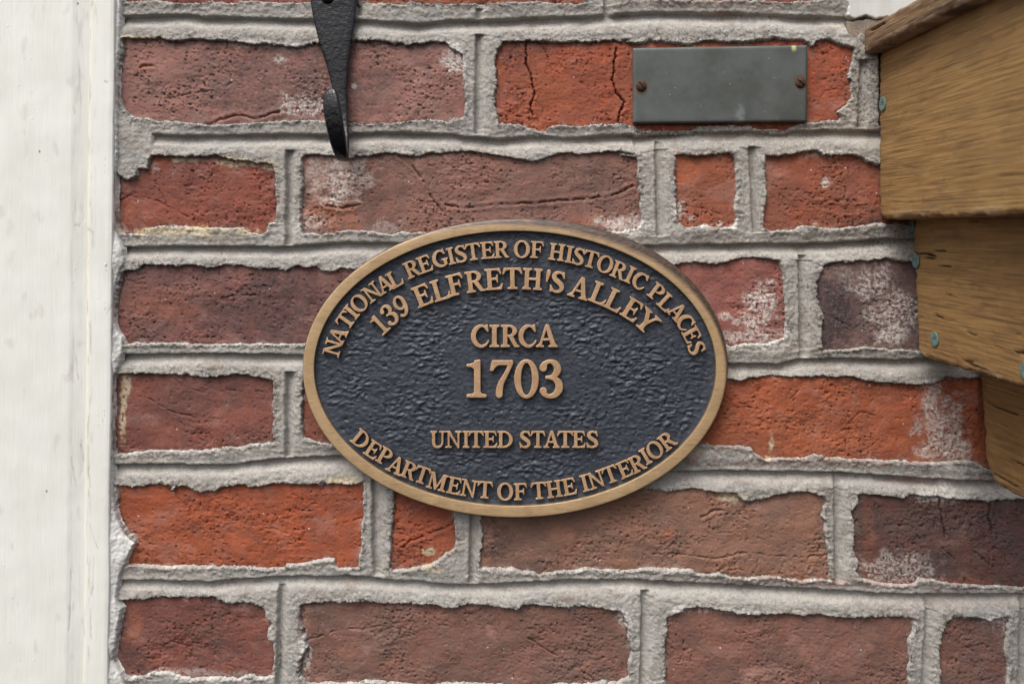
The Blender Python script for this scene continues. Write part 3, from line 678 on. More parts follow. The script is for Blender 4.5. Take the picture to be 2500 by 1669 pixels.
HAIR = [("H 545,85 552,140 548,235", 2.2), ("H 552,240 562,330", 1.2), ("H 560,560 572,620 605,705", 1.2), ("H 582,760 575,860 566,985", 1.8), ("H 558,1075 565,1260", 1.2), ("H 440,150 455,250 472,332", 1.6),
 ("H 440,840 436,1000 428,1210", 1.6), ("H 505,50 512,120 522,175", 1.8), ("D 470,800 485,935", 1.2), ("D 500,1340 515,1440 508,1510", 1.8), ("D 548,1345 545,1480", 1.8), ("D 690,640 700,740", 1.4), ("A 550,1410 580,1450", 1.8), ("A 455,670 460,705", 1.4), ("A 500,1280 522,1340 490,1400", 1.2), ("D 470,0 505,8", 1.6), ("D 545,22 580,65", 1.8), ("D 660,540 700,480", 1.6)]
def frame_strip(name, prof, seed, mark=None):
    """a vertical moulding: prof is a list of (px, h), swept down the whole picture"""
    ys = np.arange(-150, 1831, 5.0)
    px = np.concatenate([np.linspace(prof[i][0], prof[i + 1][0], max(2, int(abs(prof[i + 1][0] - prof[i][0]) / 3) + 2), endpoint=False) for i in range(len(prof) - 1)] + [[prof[-1][0]]])
    t = np.concatenate([np.linspace(i, i + 1, max(2, int(abs(prof[i + 1][0] - prof[i][0]) / 3) + 2), endpoint=False) for i in range(len(prof) - 1)] + [[len(prof) - 1.0]])
    hh = np.interp(t, np.arange(len(prof)), [p[1] for p in prof])
    PX, PY = np.meshgrid(px.astype(np.float32), ys.astype(np.float32))
    HH = np.broadcast_to(hh, PX.shape).astype(np.float32)
    lean = -(PY - 834) * 0.0102
    jx = 1.3 * fbm(PX, PY, 260, 3, seed) + lean
    front = sstep(4, 12, HH)
    HH2 = HH + front * (0.9 * fbm(PX, PY, 150, 3, seed + 2) + 0.12 * fbm(PX, PY * 0.2, 10, 2, seed + 5))
    mk = np.zeros(PX.shape + (4,), np.float32)
    if mark: mark(PX, PY, mk)
    for txt, wd in HAIR:                      # checks in the old paint film
        q_ = line_dist(tr(txt), PX + lean + 1.5 * fbm(PX, PY, 20, 2, 99), PY)
        mk[..., 1] = np.maximum(mk[..., 1], (0.30 + 0.35 * sstep(-0.2, 0.3, fbm(PX, PY, 30, 2, 98))) * sstep(wd + 1.4, wd * 0.3, q_))
        HH2 = HH2 - front * 0.5 * sstep(wd + 1.6, wd * 0.4, q_)
    k = 1 - HH2 / DP
    Xw = CX + (PX + jx - CX) * k; Yw = CY + (PY - CY) * 1.0
    V = np.stack([(Xw - CX) * S, -HH2 * S, (CY - Yw) * S], -1).reshape(-1, 3)
    ny, nx = PX.shape
    idx = np.arange(ny * nx).reshape(ny, nx)
    q = np.stack([idx[:-1, :-1], idx[1:, :-1], idx[1:, 1:], idx[:-1, 1:]], -1).reshape(-1, 4)
    me = fast_mesh(name, V, q, attrs={'marks': mk.reshape(-1, 4)})
    return link(name, me, MAT_PAINT, frame)

def board_marks(PX, PY, mk):
    n = fbm(PX, PY * 0.12, 14, 4, 91)
    mk[..., 3] = 0.45 * np.exp(-((PX - 213) / 5) ** 2)
    mk[..., 1] = 0.35 * sstep(0.2, 0.7, n) * np.exp(-((PX - 186) / 14) ** 2) + 0.2 * sstep(0.55, 0.9, fbm(PX, PY * 0.5, 40, 3, 93))
def bead_marks(PX, PY, mk):
    n = fbm(PX, PY * 0.1, 9, 4, 95)
    mk[..., 1] = 0.6 * sstep(0.25, 0.6, n) * np.exp(-((PX - 214) / 12) ** 2) + 0.9 * sstep(0.2, 0.5, fbm(PX, PY * 0.3, 16, 3, 97)) * sstep(268, 276, PX)
    mk[..., 3] = 0.4 * np.exp(-((PX - 213) / 6) ** 2)
frame_strip('board', [(-300, -40), (-300, 22), (-100, 23), (60, 24), (168, 24), (172, 23.4), (178, 22.2), (190, 20.2), (203, 18.2), (209, 17.6), (214, 17.6), (214, -40)], 101, board_marks)
frame_strip('bead', [(211, -30), (211, 15), (213, 21), (218, 24), (240, 25), (262, 25), (270, 23.5), (274, 20), (277, 12), (278, 2), (278, -30)], 111, bead_marks)

CAULK = tr("P 262,-150 300,-150 A 770,0 765,100 755,300 745,450 740,600 745,900 735,1050 730,1250 725,1400 775,1530 D 785,230 760,270 740,330 722,450 718,560 740,640 770,690 775,740 760,830 740,900 710,930 708,1050 715,1150 712,1300 715,1450 H 715,130 715,300 720,420 740,540 790,640 850,690 820,740 785,830 760,880 745,950 735,1030 770,1090 750,1180 735,1300 715,1400 745,1450 780,1520 790,1568 P 300,1830 250,1830 P 262,834")
cx_ = np.arange(250, 346, 2.0, dtype=np.float32); cy_ = np.arange(-150, 1831, 2.0, dtype=np.float32)
QX, QY = np.meshgrid(cx_, cy_)
cs = poly_sdf(CAULK, QX, QY) + 1.6 * fbm(QX, QY, 12, 3, 121)
lx = 270 - (QY - 834) * 0.0102
tt = np.clip((QX - lx) / np.maximum(8.0, (QX - lx) - cs), 0, 1)
ch_ = 23 - 8 * tt + 3.0 * fbm(QX, QY * 0.4, 26, 3, 123) + 1.0 * fbm(QX, QY, 8, 2, 125) - 16 * sstep(-3.0, 1.5, cs)
V = np.stack([(QX - CX) * S, -ch_ * S, (CY - QY) * S], -1).reshape(-1, 3)
ny, nx = QX.shape
idx = np.arange(ny * nx).reshape(ny, nx)
q = np.stack([idx[:-1, :-1], idx[1:, :-1], idx[1:, 1:], idx[:-1, 1:]], -1)
k = cs < 2.0
q = q[k[:-1, :-1] | k[1:, :-1] | k[1:, 1:] | k[:-1, 1:]]
used = np.unique(q); re_ = np.full(ny * nx, -1, np.int32); re_[used] = np.arange(len(used))
cobj = link('caulk_strip', fast_mesh('caulk_strip', V[used], re_[q]), MAT_CAULK, frame)
cobj['label'] = 'ragged grey white caulk bead between frame and bricks'

# ------------------------------------------------------------------ solids
def grid_solid(name, U, T, place, thick_vec, mat, parent, mk=None, smooth=True):
    """U,T index grids (ny,nx); place(U,T)->(ny,nx,3) front surface; closed by extruding its border along thick_vec"""
    P = place(U, T)
    ny, nx = U.shape
    V = P.reshape(-1, 3)
    idx = np.arange(ny * nx).reshape(ny, nx)
    q = np.stack([idx[:-1, :-1], idx[1:, :-1], idx[1:, 1:], idx[:-1, 1:]], -1).reshape(-1, 4)
    ring = np.concatenate([idx[0, :-1], idx[:-1, -1], idx[-1, :0:-1], idx[:0:-1, 0]])
    n = len(ring); base = len(V)
    back = V[ring] + np.asarray(thick_vec, np.float32)
    V = np.concatenate([V, back])
    a = np.arange(n); b = (a + 1) % n
    side = np.stack([ring[a], ring[b], base + b, base + a], -1)
    m4 = np.zeros((ny * nx, 4), np.float32) if mk is None else mk.reshape(-1, 4)
    m4 = np.concatenate([m4, m4[ring]])
    me = fast_mesh(name, V, np.concatenate([q, side]), ngons=[(base + a)[::-1]], attrs={'marks': m4}, smooth=smooth)
    return link(name, me, mat, parent)

# ------------------------------------------------------------------ wooden planking on the right
planks = empty('wooden_planking', W(2300, 1165, 0))
tag(planks, 'stepped golden brown wooden planks jutting out of the wall at the right', 'planking')

def plank(name, fx, y0, y1, h0, h1, thick, seed, corner=20, mat=None, amp=1.0, rough_end=9.0, slope=0.0, slots=1.0):
    hs_ = np.concatenate([np.linspace(0, 1, 3) * 3 + h0, np.arange(h0 + 6, h1, 5.0)]).astype(np.float32)
    n = int((y1 - y0) / 3.2)
    e = np.array([0, 0.004, 0.012]); ts = np.concatenate([e, np.linspace(0.02, 0.98, n), 1 - e[::-1]]).astype(np.float32)
    Hh, T = np.meshgrid(hs_, ts)
    def place(Hh, T):
        c = np.clip(1 - (Hh - h0) / max(corner, 1), 0, 1)
        yb = y1 - corner * 1.25 * (1 - np.sqrt(1 - c * c + 1e-6)) + 3.4 * fbm(Hh, Hh * 0, 34, 4, seed + 1, 0.6) + 1.0 * fbm(Hh, Hh * 0, 9, 2, seed + 2)
        ya = y0 + 1.6 * fbm(Hh, Hh * 0, 50, 3, seed + 3)
        Y = ya + (yb - ya) * T
        grain = fbm(Hh * 0.06, Y, 7, 3, seed + 4)
        slot = fbm(Hh * 0.05, Y, 9, 2, seed + 6)
        dx = 0.9 * grain * amp - 7.0 * slots * sstep(0.68, 0.86, slot) + 1.2 * fbm(Hh, Y, 160, 2, seed + 8)
        edge = np.minimum(T, 1 - T) * (y1 - y0)
        dx -= 6.0 * np.exp(-edge / 3.0) + 5.0 * np.exp(-(Hh - h0) / 4.0)
        dx -= 3.5 * sstep(0.2, 0.6, fbm(Hh * 0.5, Y, 18, 2, seed + 9)) * np.exp(-edge / 9.0)
        Hj = Hh + (rough_end * fbm(Y, Y * 0, 22, 4, seed + 11)) * np.exp(-(Hh - h0) / 20.0) + slope * T * np.exp(-(Hh - h0) / 400.0)
        return np.stack([(fx - dx - CX) * S, -Hj * S, (CY - Y) * S], -1).astype(np.float32)
    mk = np.zeros(Hh.shape + (4,), np.float32)
    Yq = y0 + (y1 - y0) * T
    nn = fbm(Hh * 0.25, Yq, 40, 3, seed + 13)
    mk[..., 2] = min(1.0, slots) * sstep(0.72, 0.86, fbm(Hh * 0.05, Yq, 9, 2, seed + 6))
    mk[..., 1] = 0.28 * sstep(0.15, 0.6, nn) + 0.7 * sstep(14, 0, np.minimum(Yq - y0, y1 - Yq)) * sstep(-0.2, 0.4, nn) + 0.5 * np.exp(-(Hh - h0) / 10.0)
    mk[..., 0] = 0.7 * sstep(0.1, 0.5, fbm(Hh * 0.3, Yq, 22, 3, seed + 15)) * sstep(26, 4, y1 - Yq)
    # front faces left (-x)
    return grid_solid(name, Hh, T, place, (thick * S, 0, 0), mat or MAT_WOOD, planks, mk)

p1 = plank('plank', 2143, 128, 534, 6, 860, 92, 201, corner=10, amp=0.9, slots=0.15)
p2 = plank('plank', 2222, 530, 862, 8, 860, 110, 221, corner=26, amp=1.5, slope=30)
p3 = plank('plank', 2384, 842, 1158, 8, 700, 60, 241, corner=70, amp=1.3, slope=26)
cap = plank('cap_strip', 2106, 72, 132, 2, 860, 130, 261, corner=5, mat=MAT_CAP, amp=1.8, rough_end=6)
cap['label'] = 'grey brown weathered strip along the top plank'

def lathe_mesh(name, prof, n=28, slot=None):
    """prof (radius, height) in px, axis +Z, optional slot cutter(theta, r)->depth"""
    V, F = [], []
    for r, z in prof:
        for i in range(n):
            a = 2 * math.pi * i / n
            dz = slot(a, r) if slot else 0
            V.append((r * math.cos(a) * S, r * math.sin(a) * S, (z - dz) * S))
    m = len(prof)
    for k in range(m - 1):
        for i in range(n):
            j = (i + 1) % n
            F.append((k * n + i, k * n + j, (k + 1) * n + j, (k + 1) * n + i))
    return fast_mesh(name, V, F, ngons=[[(m - 1) * n + i for i in range(n)], [i for i in range(n)][::-1]])

def star(a, r):
    lim = 7.2 * (0.72 + 0.28 * math.cos(6 * a))
    return 5.0 if r < lim else 0.0
star_screw = lathe_mesh('screw', [(5, -30), (5, -8), (17, 0), (17.5, 1.5), (16, 2.4), (12, 2.2), (9, 2.0), (7.6, 2.0), (6.4, 2.0), (5.2, 2.0), (3, 2.0), (1, 2.0)], 48, star)
star_screw.materials.append(MAT_TEAL)

def screw_on(parent, fx, px, py):
    h = DP * (1 - (fx - CX) / (px - CX))
    k = 1 - h / DP
    o = link('screw', star_screw, MAT_TEAL, parent)
    o.matrix_parent_inverse = Matrix.Identity(4)
    yw = CY + (py - CY) * k
    o.location = Vector(W(fx - 1.6, yw, h))
    o.rotation_mode = 'ZYX'
    o.rotation_euler = (0, R(-90), R(rng.uniform(0, 60)))
    return o
for pl, fx, lst in ((p1, 2143, [(2157, 254)]), (p2, 2222, [(2226, 552), (2238, 637), (2284, 828), (2507, 905)])):
    for px, py in lst: screw_on(pl, fx, px, py)

# ------------------------------------------------------------------ white trim and timber block at the top right
def slab(name, pts, h0, h1, mat, parent, bevel=3.0, rough=0.0, seed=0):
    pts = np.array(pts, float)
    den = []
    n = len(pts)
    for i in range(n):
        a, b = pts[i], pts[(i + 1) % n]
        m = max(1, int(np.hypot(*(b - a)) / 5))
        for k in range(m): den.append(a + (b - a) * k / m)
    den = np.array(den, np.float32)
    c = den.mean(0)
    if rough:
        den = den + rough * np.stack([fbm(den[:, 0], den[:, 1], 14, 3, seed), fbm(den[:, 0], den[:, 1], 14, 3, seed + 4)], -1)
    nrm = np.roll(den, -1, 0) - np.roll(den, 1, 0)
    nrm = np.stack([nrm[:, 1], -nrm[:, 0]], -1); nrm /= np.linalg.norm(nrm, axis=1, keepdims=True) + 1e-9
    area = 0.5 * np.sum(den[:, 0] * np.roll(den[:, 1], -1) - np.roll(den[:, 0], -1) * den[:, 1])
    if area < 0: nrm = -nrm       # outward
    rings = [(0, h0), (0, h1 - bevel), (bevel * .35, h1 - bevel * .3), (bevel, h1)]
    V = []
    for ins, h in rings:
        for p, nn in zip(den, nrm):
            q = p - nn * ins
            V.append(W(q[0], q[1], h))
    n = len(den); F = []
    for k in range(len(rings) - 1):
        for i in range(n):
            j = (i + 1) % n
            f = (k * n + i, k * n + j, (k + 1) * n + j, (k + 1) * n + i)
            F.append(f[::-1] if area > 0 else f)
    top = [(len(rings) - 1) * n + i for i in range(n)]; bot = list(range(n))
    if area > 0: top = top[::-1]
    else: bot = bot[::-1]
    return link(name, fast_mesh(name, V, F, ngons=[top, bot], smooth=False, attrs={'marks': np.zeros((len(V), 4), np.float32)}), mat, parent)

trim = slab('painted_trim', [(2066, -150), (2640, -150), (2640, 30), (2330, 38), (2180, 44), (2134, 50), (2118, 44), (2107, 42), (2092, 48), (2078, 50), (2064, 42), (2066, 20)], -60, 16, MAT_TRIM, None, 3.5, 3.0, 131)
tag(trim, 'grey white painted trim board at the top right behind the plank cap', 'trim')
block = slab('timber_block', [(2062, 56), (2106, 50), (2150, 54), (2150, 106), (2106, 108), (2090, 104), (2066, 82)], -40, 10, MAT_BLOCK, None, 3.0, 3.0, 141)
tag(block, 'small broken grey timber block under the white trim', 'block')

# ------------------------------------------------------------------ blank metal plate
plate = empty('blank_plate', A(1758, 300, 12))
tag(plate, 'blank dark grey rectangular metal plate held by two rusty screws', 'plate')
n1, n2 = 86, 40
uu = np.linspace(0, 1, n1).astype(np.float32); vv = np.linspace(0, 1, n2).astype(np.float32)
U_, T_ = np.meshgrid(uu, vv)
TL, TR_, BR_, BL = np.array((1546., 118.)), np.array((1971., 111.)), np.array((1970., 297.)), np.array((1546., 301.))
def plate_place(U, T):
    Q = (1 - U)[..., None] * (1 - T)[..., None] * TL + U[..., None] * (1 - T)[..., None] * TR_ + U[..., None] * T[..., None] * BR_ + (1 - U)[..., None] * T[..., None] * BL
    h = 18 + 0.7 * fbm(Q[..., 0], Q[..., 1], 180, 2, 151)
    ed = np.minimum(np.minimum(U, 1 - U) * 424, np.minimum(T, 1 - T) * 184)
    h = h - 1.2 * np.exp(-ed / 1.5)
    k = 1 - h / DP
    return np.stack([(Q[..., 0] - CX) * k * S, -h * S, (CY - Q[..., 1]) * k * S], -1).astype(np.float32)
mkp = np.zeros(U_.shape + (4,), np.float32)
px_, py_ = 1546 + 424 * U_, 114 + 185 * T_
nz = fbm(px_, py_, 14, 4, 155)
mkp[..., 0] = sstep(1.2, 0.3, np.sqrt(((px_ - 1806) / 14) ** 2 + ((py_ - 285) / 26) ** 2) + 0.5 * nz) + 0.10 * sstep(0.45, 0.8, fbm(px_, py_, 50, 3, 157))
for sx_, sy_ in ((1566, 211), (1954, 203)):
    mkp[..., 2] = np.maximum(mkp[..., 2], sstep(22, 11, np.hypot(px_ - sx_, py_ - sy_) + 3 * nz))
mkp[..., 3] = sstep(1.3, 0.6, np.sqrt(((px_ - 1937) / 4.5) ** 2 + ((py_ - 120) / 8) ** 2))
grid_solid('plate', U_, T_, plate_place, (0, 12 * S, 0), MAT_PLATE, plate, mkp)
def slotcut(ang):
    def f(a, r):
        d_ = abs(r * math.sin(a - ang))
        return 4.0 if d_ < 1.9 and r < 11.5 else 0.0
    return f
for (sx_, sy_), an in zip(((1566, 211), (1954, 203)), (R(125), R(135))):
    prof = [(12, -3), (12.5, 0.5), (11.6, 2.6), (9.8, 4.4), (7.5, 5.5), (5.2, 6.1), (3.8, 6.3), (2.6, 6.4), (1.6, 6.5), (0.6, 6.5)]
    me = lathe_mesh('screw', prof, 48, slotcut(an))
    o = link('screw', me, MAT_RUST, plate)
    o.matrix_parent_inverse = Matrix.Identity(4)
    o.location = Vector(A(sx_, sy_, 18)) - plate.location
    o.rotation_euler = (R(90), 0, 0)

# ------------------------------------------------------------------ iron hook
def catmull(P, per=10):
    P = np.array(P, float)
    Q = np.vstack([2 * P[0] - P[1], P, 2 * P[-1] - P[-2]])
    out = []
    for i in range(1, len(Q) - 2):
        for k in range(per):
            t = k / per
            p0, p1, p2, p3 = Q[i - 1], Q[i], Q[i + 1], Q[i + 2]
            out.append(0.5 * ((2 * p1) + (-p0 + p2) * t + (2 * p0 - 5 * p1 + 4 * p2 - p3) * t * t + (-p0 + 3 * p1 - 3 * p2 + p3) * t ** 3))
    out.append(P[-1])
    return np.array(out)

HOOK = [(815, -150, 16, 122, 11), (815, -60, 16, 118, 11), (815, 0, 16, 113, 11), (817, 50, 17, 100, 11), (820, 107, 18, 77, 12), (825, 161, 19, 53, 12), (829, 209, 20, 37, 12), (831, 250, 22, 33, 12),
        (834, 300, 28, 33, 12), (837, 345, 46, 31, 12), (838, 374, 76, 27, 13), (837, 386, 104, 27, 15), (830, 364, 131, 34, 16), (819, 312, 146, 41, 15), (811, 265, 149, 41, 15), (808, 240, 147, 36, 14), (807, 225, 145, 27, 11), (807, 217, 143, 10, 5)]
hk = catmull(HOOK, 9)
pts = np.array([A(x, y, h) for x, y, h, w, t in hk])
tan = np.gradient(pts, axis=0); tan /= np.linalg.norm(tan, axis=1, keepdims=True)
side = np.array([1.0, 0, 0]); NS = 20
Vh = []
for i, (x, y, h, w, t) in enumerate(hk):
    T3 = tan[i]; sd = side - T3 * np.dot(side, T3); sd /= np.linalg.norm(sd)
    # the turned-up end is twisted a little towards the left
    tw = R(16) * np.clip((i - 80) / 50, 0, 1)
    nr = np.cross(sd, T3)
    sd2 = sd * math.cos(tw) + nr * math.sin(tw); nr2 = -sd * math.sin(tw) + nr * math.cos(tw)
    for k in range(NS):
        a = 2 * math.pi * k / NS
        ca, sa = math.cos(a), math.sin(a)
        ex = 0.42
        u = math.copysign(abs(ca) ** ex, ca) * w / 2; v = math.copysign(abs(sa) ** 0.62, sa) * t / 2
        u += rng.uniform(-.5, .5) * min(1, w / 30); v += rng.uniform(-.35, .35)
        Vh.append(pts[i] + (sd2 * u + nr2 * v) * S)
n = len(hk); Fh = []
for i in range(n - 1):
    for k in range(NS):
        j = (k + 1) % NS
        Fh.append((i * NS + k, i * NS + j, (i + 1) * NS + j, (i + 1) * NS + k))
hook = empty('iron_hook', A(815, 0, 8))
tag(hook, 'black painted forged iron hook hanging down over the bricks', 'hook')
link('strap', fast_mesh('strap', Vh, Fh, ngons=[list(range(NS))[::-1], [(n - 1) * NS + k for k in range(NS)]]), MAT_IRON, hook)
rivet = lathe_mesh('rivet', [(17, -2), (17, 1), (14, 4), (9, 6), (4, 7), (1, 7.2)], 24)
o = link('rivet', rivet, MAT_IRON, hook)
o.matrix_parent_inverse = Matrix.Identity(4)
o.location = Vector(A(800, -6, 21)) - hook.location; o.rotation_euler = (R(90), 0, 0)

# ------------------------------------------------------------------ the oval plaque
plaque = empty('oval_plaque', A(1257, 1262, 6))
tag(plaque, 'oval cast bronze plaque with raised lettering on a blue black field', 'plaque')
EX, EY, EA, EB = 1257.5, 899.5, 491.5, 336.0      # inner edge of the rim
H_FIELD, H_RIM, H_BACK = 28.0, 40.0, 9.0

# rim: rings of (offset from inner edge, height), offset in px; a wider ground-off flank towards the upper right
NR = 360
def flank(a):                                    # a: screen angle, 0 = right, 90 = up
    dlt = (a - R(58) + math.pi) % (2 * math.pi) - math.pi
    return 3.2 + 24.0 * math.exp(-(dlt / R(44)) ** 2)
def width(a):
    dlt = (a - R(48) + math.pi) % (2 * math.pi) - math.pi
    return 28.5 + 9.0 * math.exp(-(dlt / R(34)) ** 2)
Vr, Mr = [], []
for i in range(NR):
    a = 2 * math.pi * i / NR
    c, s = math.cos(a), math.sin(a)
    nx_, ny_ = c / EA, s / EB
    L = math.hypot(nx_, ny_); nx_, ny_ = nx_ / L, ny_ / L
    w, f = width(a), flank(a)
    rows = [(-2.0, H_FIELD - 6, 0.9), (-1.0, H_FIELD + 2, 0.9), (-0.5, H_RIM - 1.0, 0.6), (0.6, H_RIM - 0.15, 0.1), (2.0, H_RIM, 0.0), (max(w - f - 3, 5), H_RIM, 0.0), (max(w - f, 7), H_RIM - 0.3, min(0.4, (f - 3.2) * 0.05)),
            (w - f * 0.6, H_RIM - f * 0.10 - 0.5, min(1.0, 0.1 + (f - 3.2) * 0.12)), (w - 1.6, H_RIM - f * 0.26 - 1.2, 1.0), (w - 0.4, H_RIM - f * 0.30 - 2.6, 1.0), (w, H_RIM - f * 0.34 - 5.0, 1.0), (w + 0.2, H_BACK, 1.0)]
    hm = H_RIM
    for off, h, p in rows:
        px, py = EX + EA * c + nx_ * off, EY - (EB * s + ny_ * off)
        k = 1 - hm / DP                          # silhouettes were measured on the rim's face
        Vr.append(W(CX + (px - CX) * k, CY + (py - CY) * k, h)); Mr.append((p, 0, 0, 0))
m_ = len(rows)
Fr = []
for i in range(NR):
    j = (i + 1) % NR
    for k in range(m_ - 1):
        Fr.append((i * m_ + k, j * m_ + k, j * m_ + k + 1, i * m_ + k + 1)[::-1])
back_ring = [i * m_ + m_ - 1 for i in range(NR)]
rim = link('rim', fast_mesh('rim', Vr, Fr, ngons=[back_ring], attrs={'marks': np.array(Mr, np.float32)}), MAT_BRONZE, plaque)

# ---- letters: outlines built from strokes, contoured, then extruded
GS = 0.0125
def glyph_grid(w):
    xs = np.arange(-0.08, w + 0.08, GS, dtype=np.float32); ys = np.arange(-0.10, 1.12, GS, dtype=np.float32)
    return np.meshgrid(xs, ys)
class Gl:
    def __init__(self, w): self.w = w; self.X, self.Y = glyph_grid(w); self.d = np.full(self.X.shape, 9.0, np.float32)
    def add(self, d): self.d = np.minimum(self.d, d); return self
    def poly(self, *p): return self.add(poly_sdf(p, self.X, self.Y))
    def rect(self, x0, y0, x1, y1): return self.poly((x0, y0), (x1, y0), (x1, y1), (x0, y1))
    def ell(self, cx, cy, rx, ry):
        dx, dy = (self.X - cx), (self.Y - cy)
        k0 = np.sqrt((dx / rx) ** 2 + (dy / ry) ** 2); k1 = np.sqrt((dx / rx ** 2) ** 2 + (dy / ry ** 2) ** 2) + 1e-6
        return k0 * (k0 - 1) / k1
    def ring(self, cx, cy, rx, ry, irx, iry, icx=None, clip=None):
        d = np.maximum(self.ell(cx, cy, rx, ry), -self.ell(cx if icx is None else icx, cy, irx, iry))
        if clip is not None: d = np.maximum(d, clip - self.X)
        return self.add(d)
    def brush(self, *p):
        for x, y, r in catmull(p, 14): self.d = np.minimum(self.d, np.hypot(self.X - x, self.Y - y) - r)
        return self
    def foot(self, x0, x1, s0, s1, y=0.0, up=1):
        t = 0.062
        return self.poly((x0, y), (x1, y), (x1, y + up * t), (s1 + .035, y + up * .085), (s1, y + up * .15), (s0, y + up * .15), (s0 - .035, y + up * .085), (x0, y + up * t))
    def stem(self, c, w, bot=None, top=None):
        s0, s1 = c - w / 2, c + w / 2
        self.rect(s0, 0, s1, 1)
        if bot: self.foot(bot[0], bot[1], s0, s1, 0.0, 1)
        if top: self.foot(top[0], top[1], s0, s1, 1.0, -1)
        return self

def make_glyphs():
    g = {}
    def G(ch, w): g[ch] = Gl(w); return g[ch]
    G('I', .43).stem(.215, .19, (0, .43), (0, .43))
    G('H', .94).stem(.20, .18, (0, .41), (0, .41)).stem(.74, .18, (.53, .94), (.53, .94)).rect(.25, .465, .70, .55)
    def earms(q, bottom):
        q.stem(.21, .185, (0, .45) if not bottom else (0, .3), (0, .3))
        q.rect(.15, .925, .70, 1.0).poly((.55, 1), (.735, 1), (.79, .735), (.745, .725), (.685, .85), (.60, .92), (.5, .93))
        q.rect(.25, .475, .55, .555).poly((.49, .555), (.545, .60), (.575, .70), (.61, .70), (.61, .335), (.575, .335), (.545, .43), (.49, .475))
        if bottom: q.rect(.15, 0, .70, .075).poly((.45, 0), (.765, 0), (.83, .27), (.785, .285), (.70, .14), (.60, .085), (.45, .075))
    earms(G('E', .83), True); earms(G('F', .79), False)
    G('L', .83).stem(.21, .185, (0, .3), (0, .43)).rect(.15, 0, .70, .08).poly((.42, 0), (.765, 0), (.83, .31), (.785, .32), (.70, .16), (.58, .095), (.42, .08))
    G('T', .94).stem(.47, .185, (.24, .70)).rect(.10, .92, .84, 1).poly((.33, 1), (.07, 1), (0, .72), (.045, .71), (.13, .85), (.23, .91), (.37, .925)).poly((.61, 1), (.87, 1), (.94, .72), (.895, .71), (.81, .85), (.71, .91), (.57, .925))
    G('D', .95).stem(.215, .185, (0, .36), (0, .36)).ring(.37, .5, .58, .5, .385, .425, .37, .215).rect(.2, .925, .40, 1).rect(.2, 0, .40, .075)
    G('P', .79).stem(.215, .185, (0, .46), (0, .34)).ring(.38, .725, .40, .275, .215, .205, .37, .22).rect(.2, .93, .40, 1).rect(.2, .45, .40, .52)
    G('R', .88).stem(.205, .185, (0, .42), (0, .32)).ring(.39, .735, .375, .265, .19, .195, .38, .22).rect(.2, .93, .40, 1).rect(.2, .47, .40, .54).poly((.34, .50), (.56, .515), (.79, .075), (.88, .055), (.88, 0), (.655, 0), (.37, .475))
    G('A', .98).poly((.42, .985), (.48, 1.03), (.585, 1.01), (.90, .05), (.69, .05)).poly((.42, .97), (.50, .93), (.225, .04), (.13, .04)).rect(.25, .305, .72, .385).foot(0, .35, .125, .215).foot(.58, .98, .70, .89)
    G('N', .97).stem(.20, .095, (0, .38)).poly((.0, 1), (.29, 1), (.86, .0), (.79, -.03), (.73, .03), (.14, .94), (0, .94)).rect(.755, .0, .85, 1).foot(.60, .99, .755, .85, 1, -1)
    G('M', 1.20).stem(.19, .095, (0, .37)).poly((.0, 1), (.33, 1), (.645, .16), (.575, -.02), (.52, .0), (.16, .94), (0, .94)).poly((.54, .0), (.60, .0), (.99, 1), (.86, 1)).stem(.955, .185, (.74, 1.18), (.90, 1.18))
    u = G('U', .92); u.rect(.105, .32, .285, 1).rect(.70, .34, .79, 1).foot(0, .40, .105, .285, 1, -1).foot(.56, .92, .70, .79, 1, -1)
    u.brush((.195, .40, .09), (.205, .25, .09), (.28, .10, .075), (.45, .035, .055), (.61, .09, .055), (.715, .22, .045), (.745, .40, .045))
    G('Y', 1.0).rect(.41, 0, .595, .48).foot(.25, .76, .41, .595).poly((.08, .98), (.28, .98), (.60, .46), (.41, .42)).poly((.74, .98), (.83, .98), (.595, .40), (.50, .46)).foot(-.02, .41, .10, .29, 1, -1).foot(.63, 1.02, .74, .83, 1, -1)
    G('O', .95).ring(.475, .5, .475, .53, .275, .445)
    def cbody(q, tail): 
        q.brush((.74, .80, .035), (.66, .92, .045), (.50, .965, .05), (.32, .90, .075), (.17, .72, .10), (.115, .5, .105), (.17, .27, .10), (.32, .10, .08), (.50, .03, .055), *tail)
        q.poly((.735, 1.02), (.79, 1.02), (.83, .70), (.785, .69), (.70, .83), (.62, .90), (.66, .965))
    cbody(G('C', .86), [(.66, .075, .045), (.77, .18, .035), (.84, .29, .02)])
    q = G('G', .93); cbody(q, [(.64, .04, .05), (.76, .09, .04)]); q.rect(.645, .07, .83, .40).poly((.53, .44), (.93, .44), (.93, .385), (.86, .36), (.83, .28), (.645, .28), (.62, .36), (.53, .385))
    q = G('S', .72); q.brush((.62, .80, .03), (.55, .91, .045), (.38, .965, .05), (.21, .89, .075), (.15, .75, .09), (.23, .62, .10), (.40, .50, .105), (.55, .37, .105), (.60, .23, .09), (.52, .09, .065), (.36, .03, .05), (.22, .06, .045), (.11, .18, .035))
    q.poly((.575, 1.0), (.625, 1.0), (.675, .70), (.63, .69), (.56, .83), (.50, .90)).poly((.06, .0), (.11, .0), (.22, .07), (.15, .14), (.075, .31), (.03, .31))
    q = G("'", .26); q.brush((.15, .95, .085), (.14, .80, .08), (.11, .60, .05), (.095, .47, .03))
    G('1', .53).stem(.285, .15, (0, .53)).poly((.0, .895), (.0, .845), (.12, .835), (.21, .77), (.22, .92), (.36, .92), (.36, 1.02), (.27, 1.0), (.19, .93), (.10, .90)); g['1'].d = np.maximum(g['1'].d, g['1'].Y - 1.02)
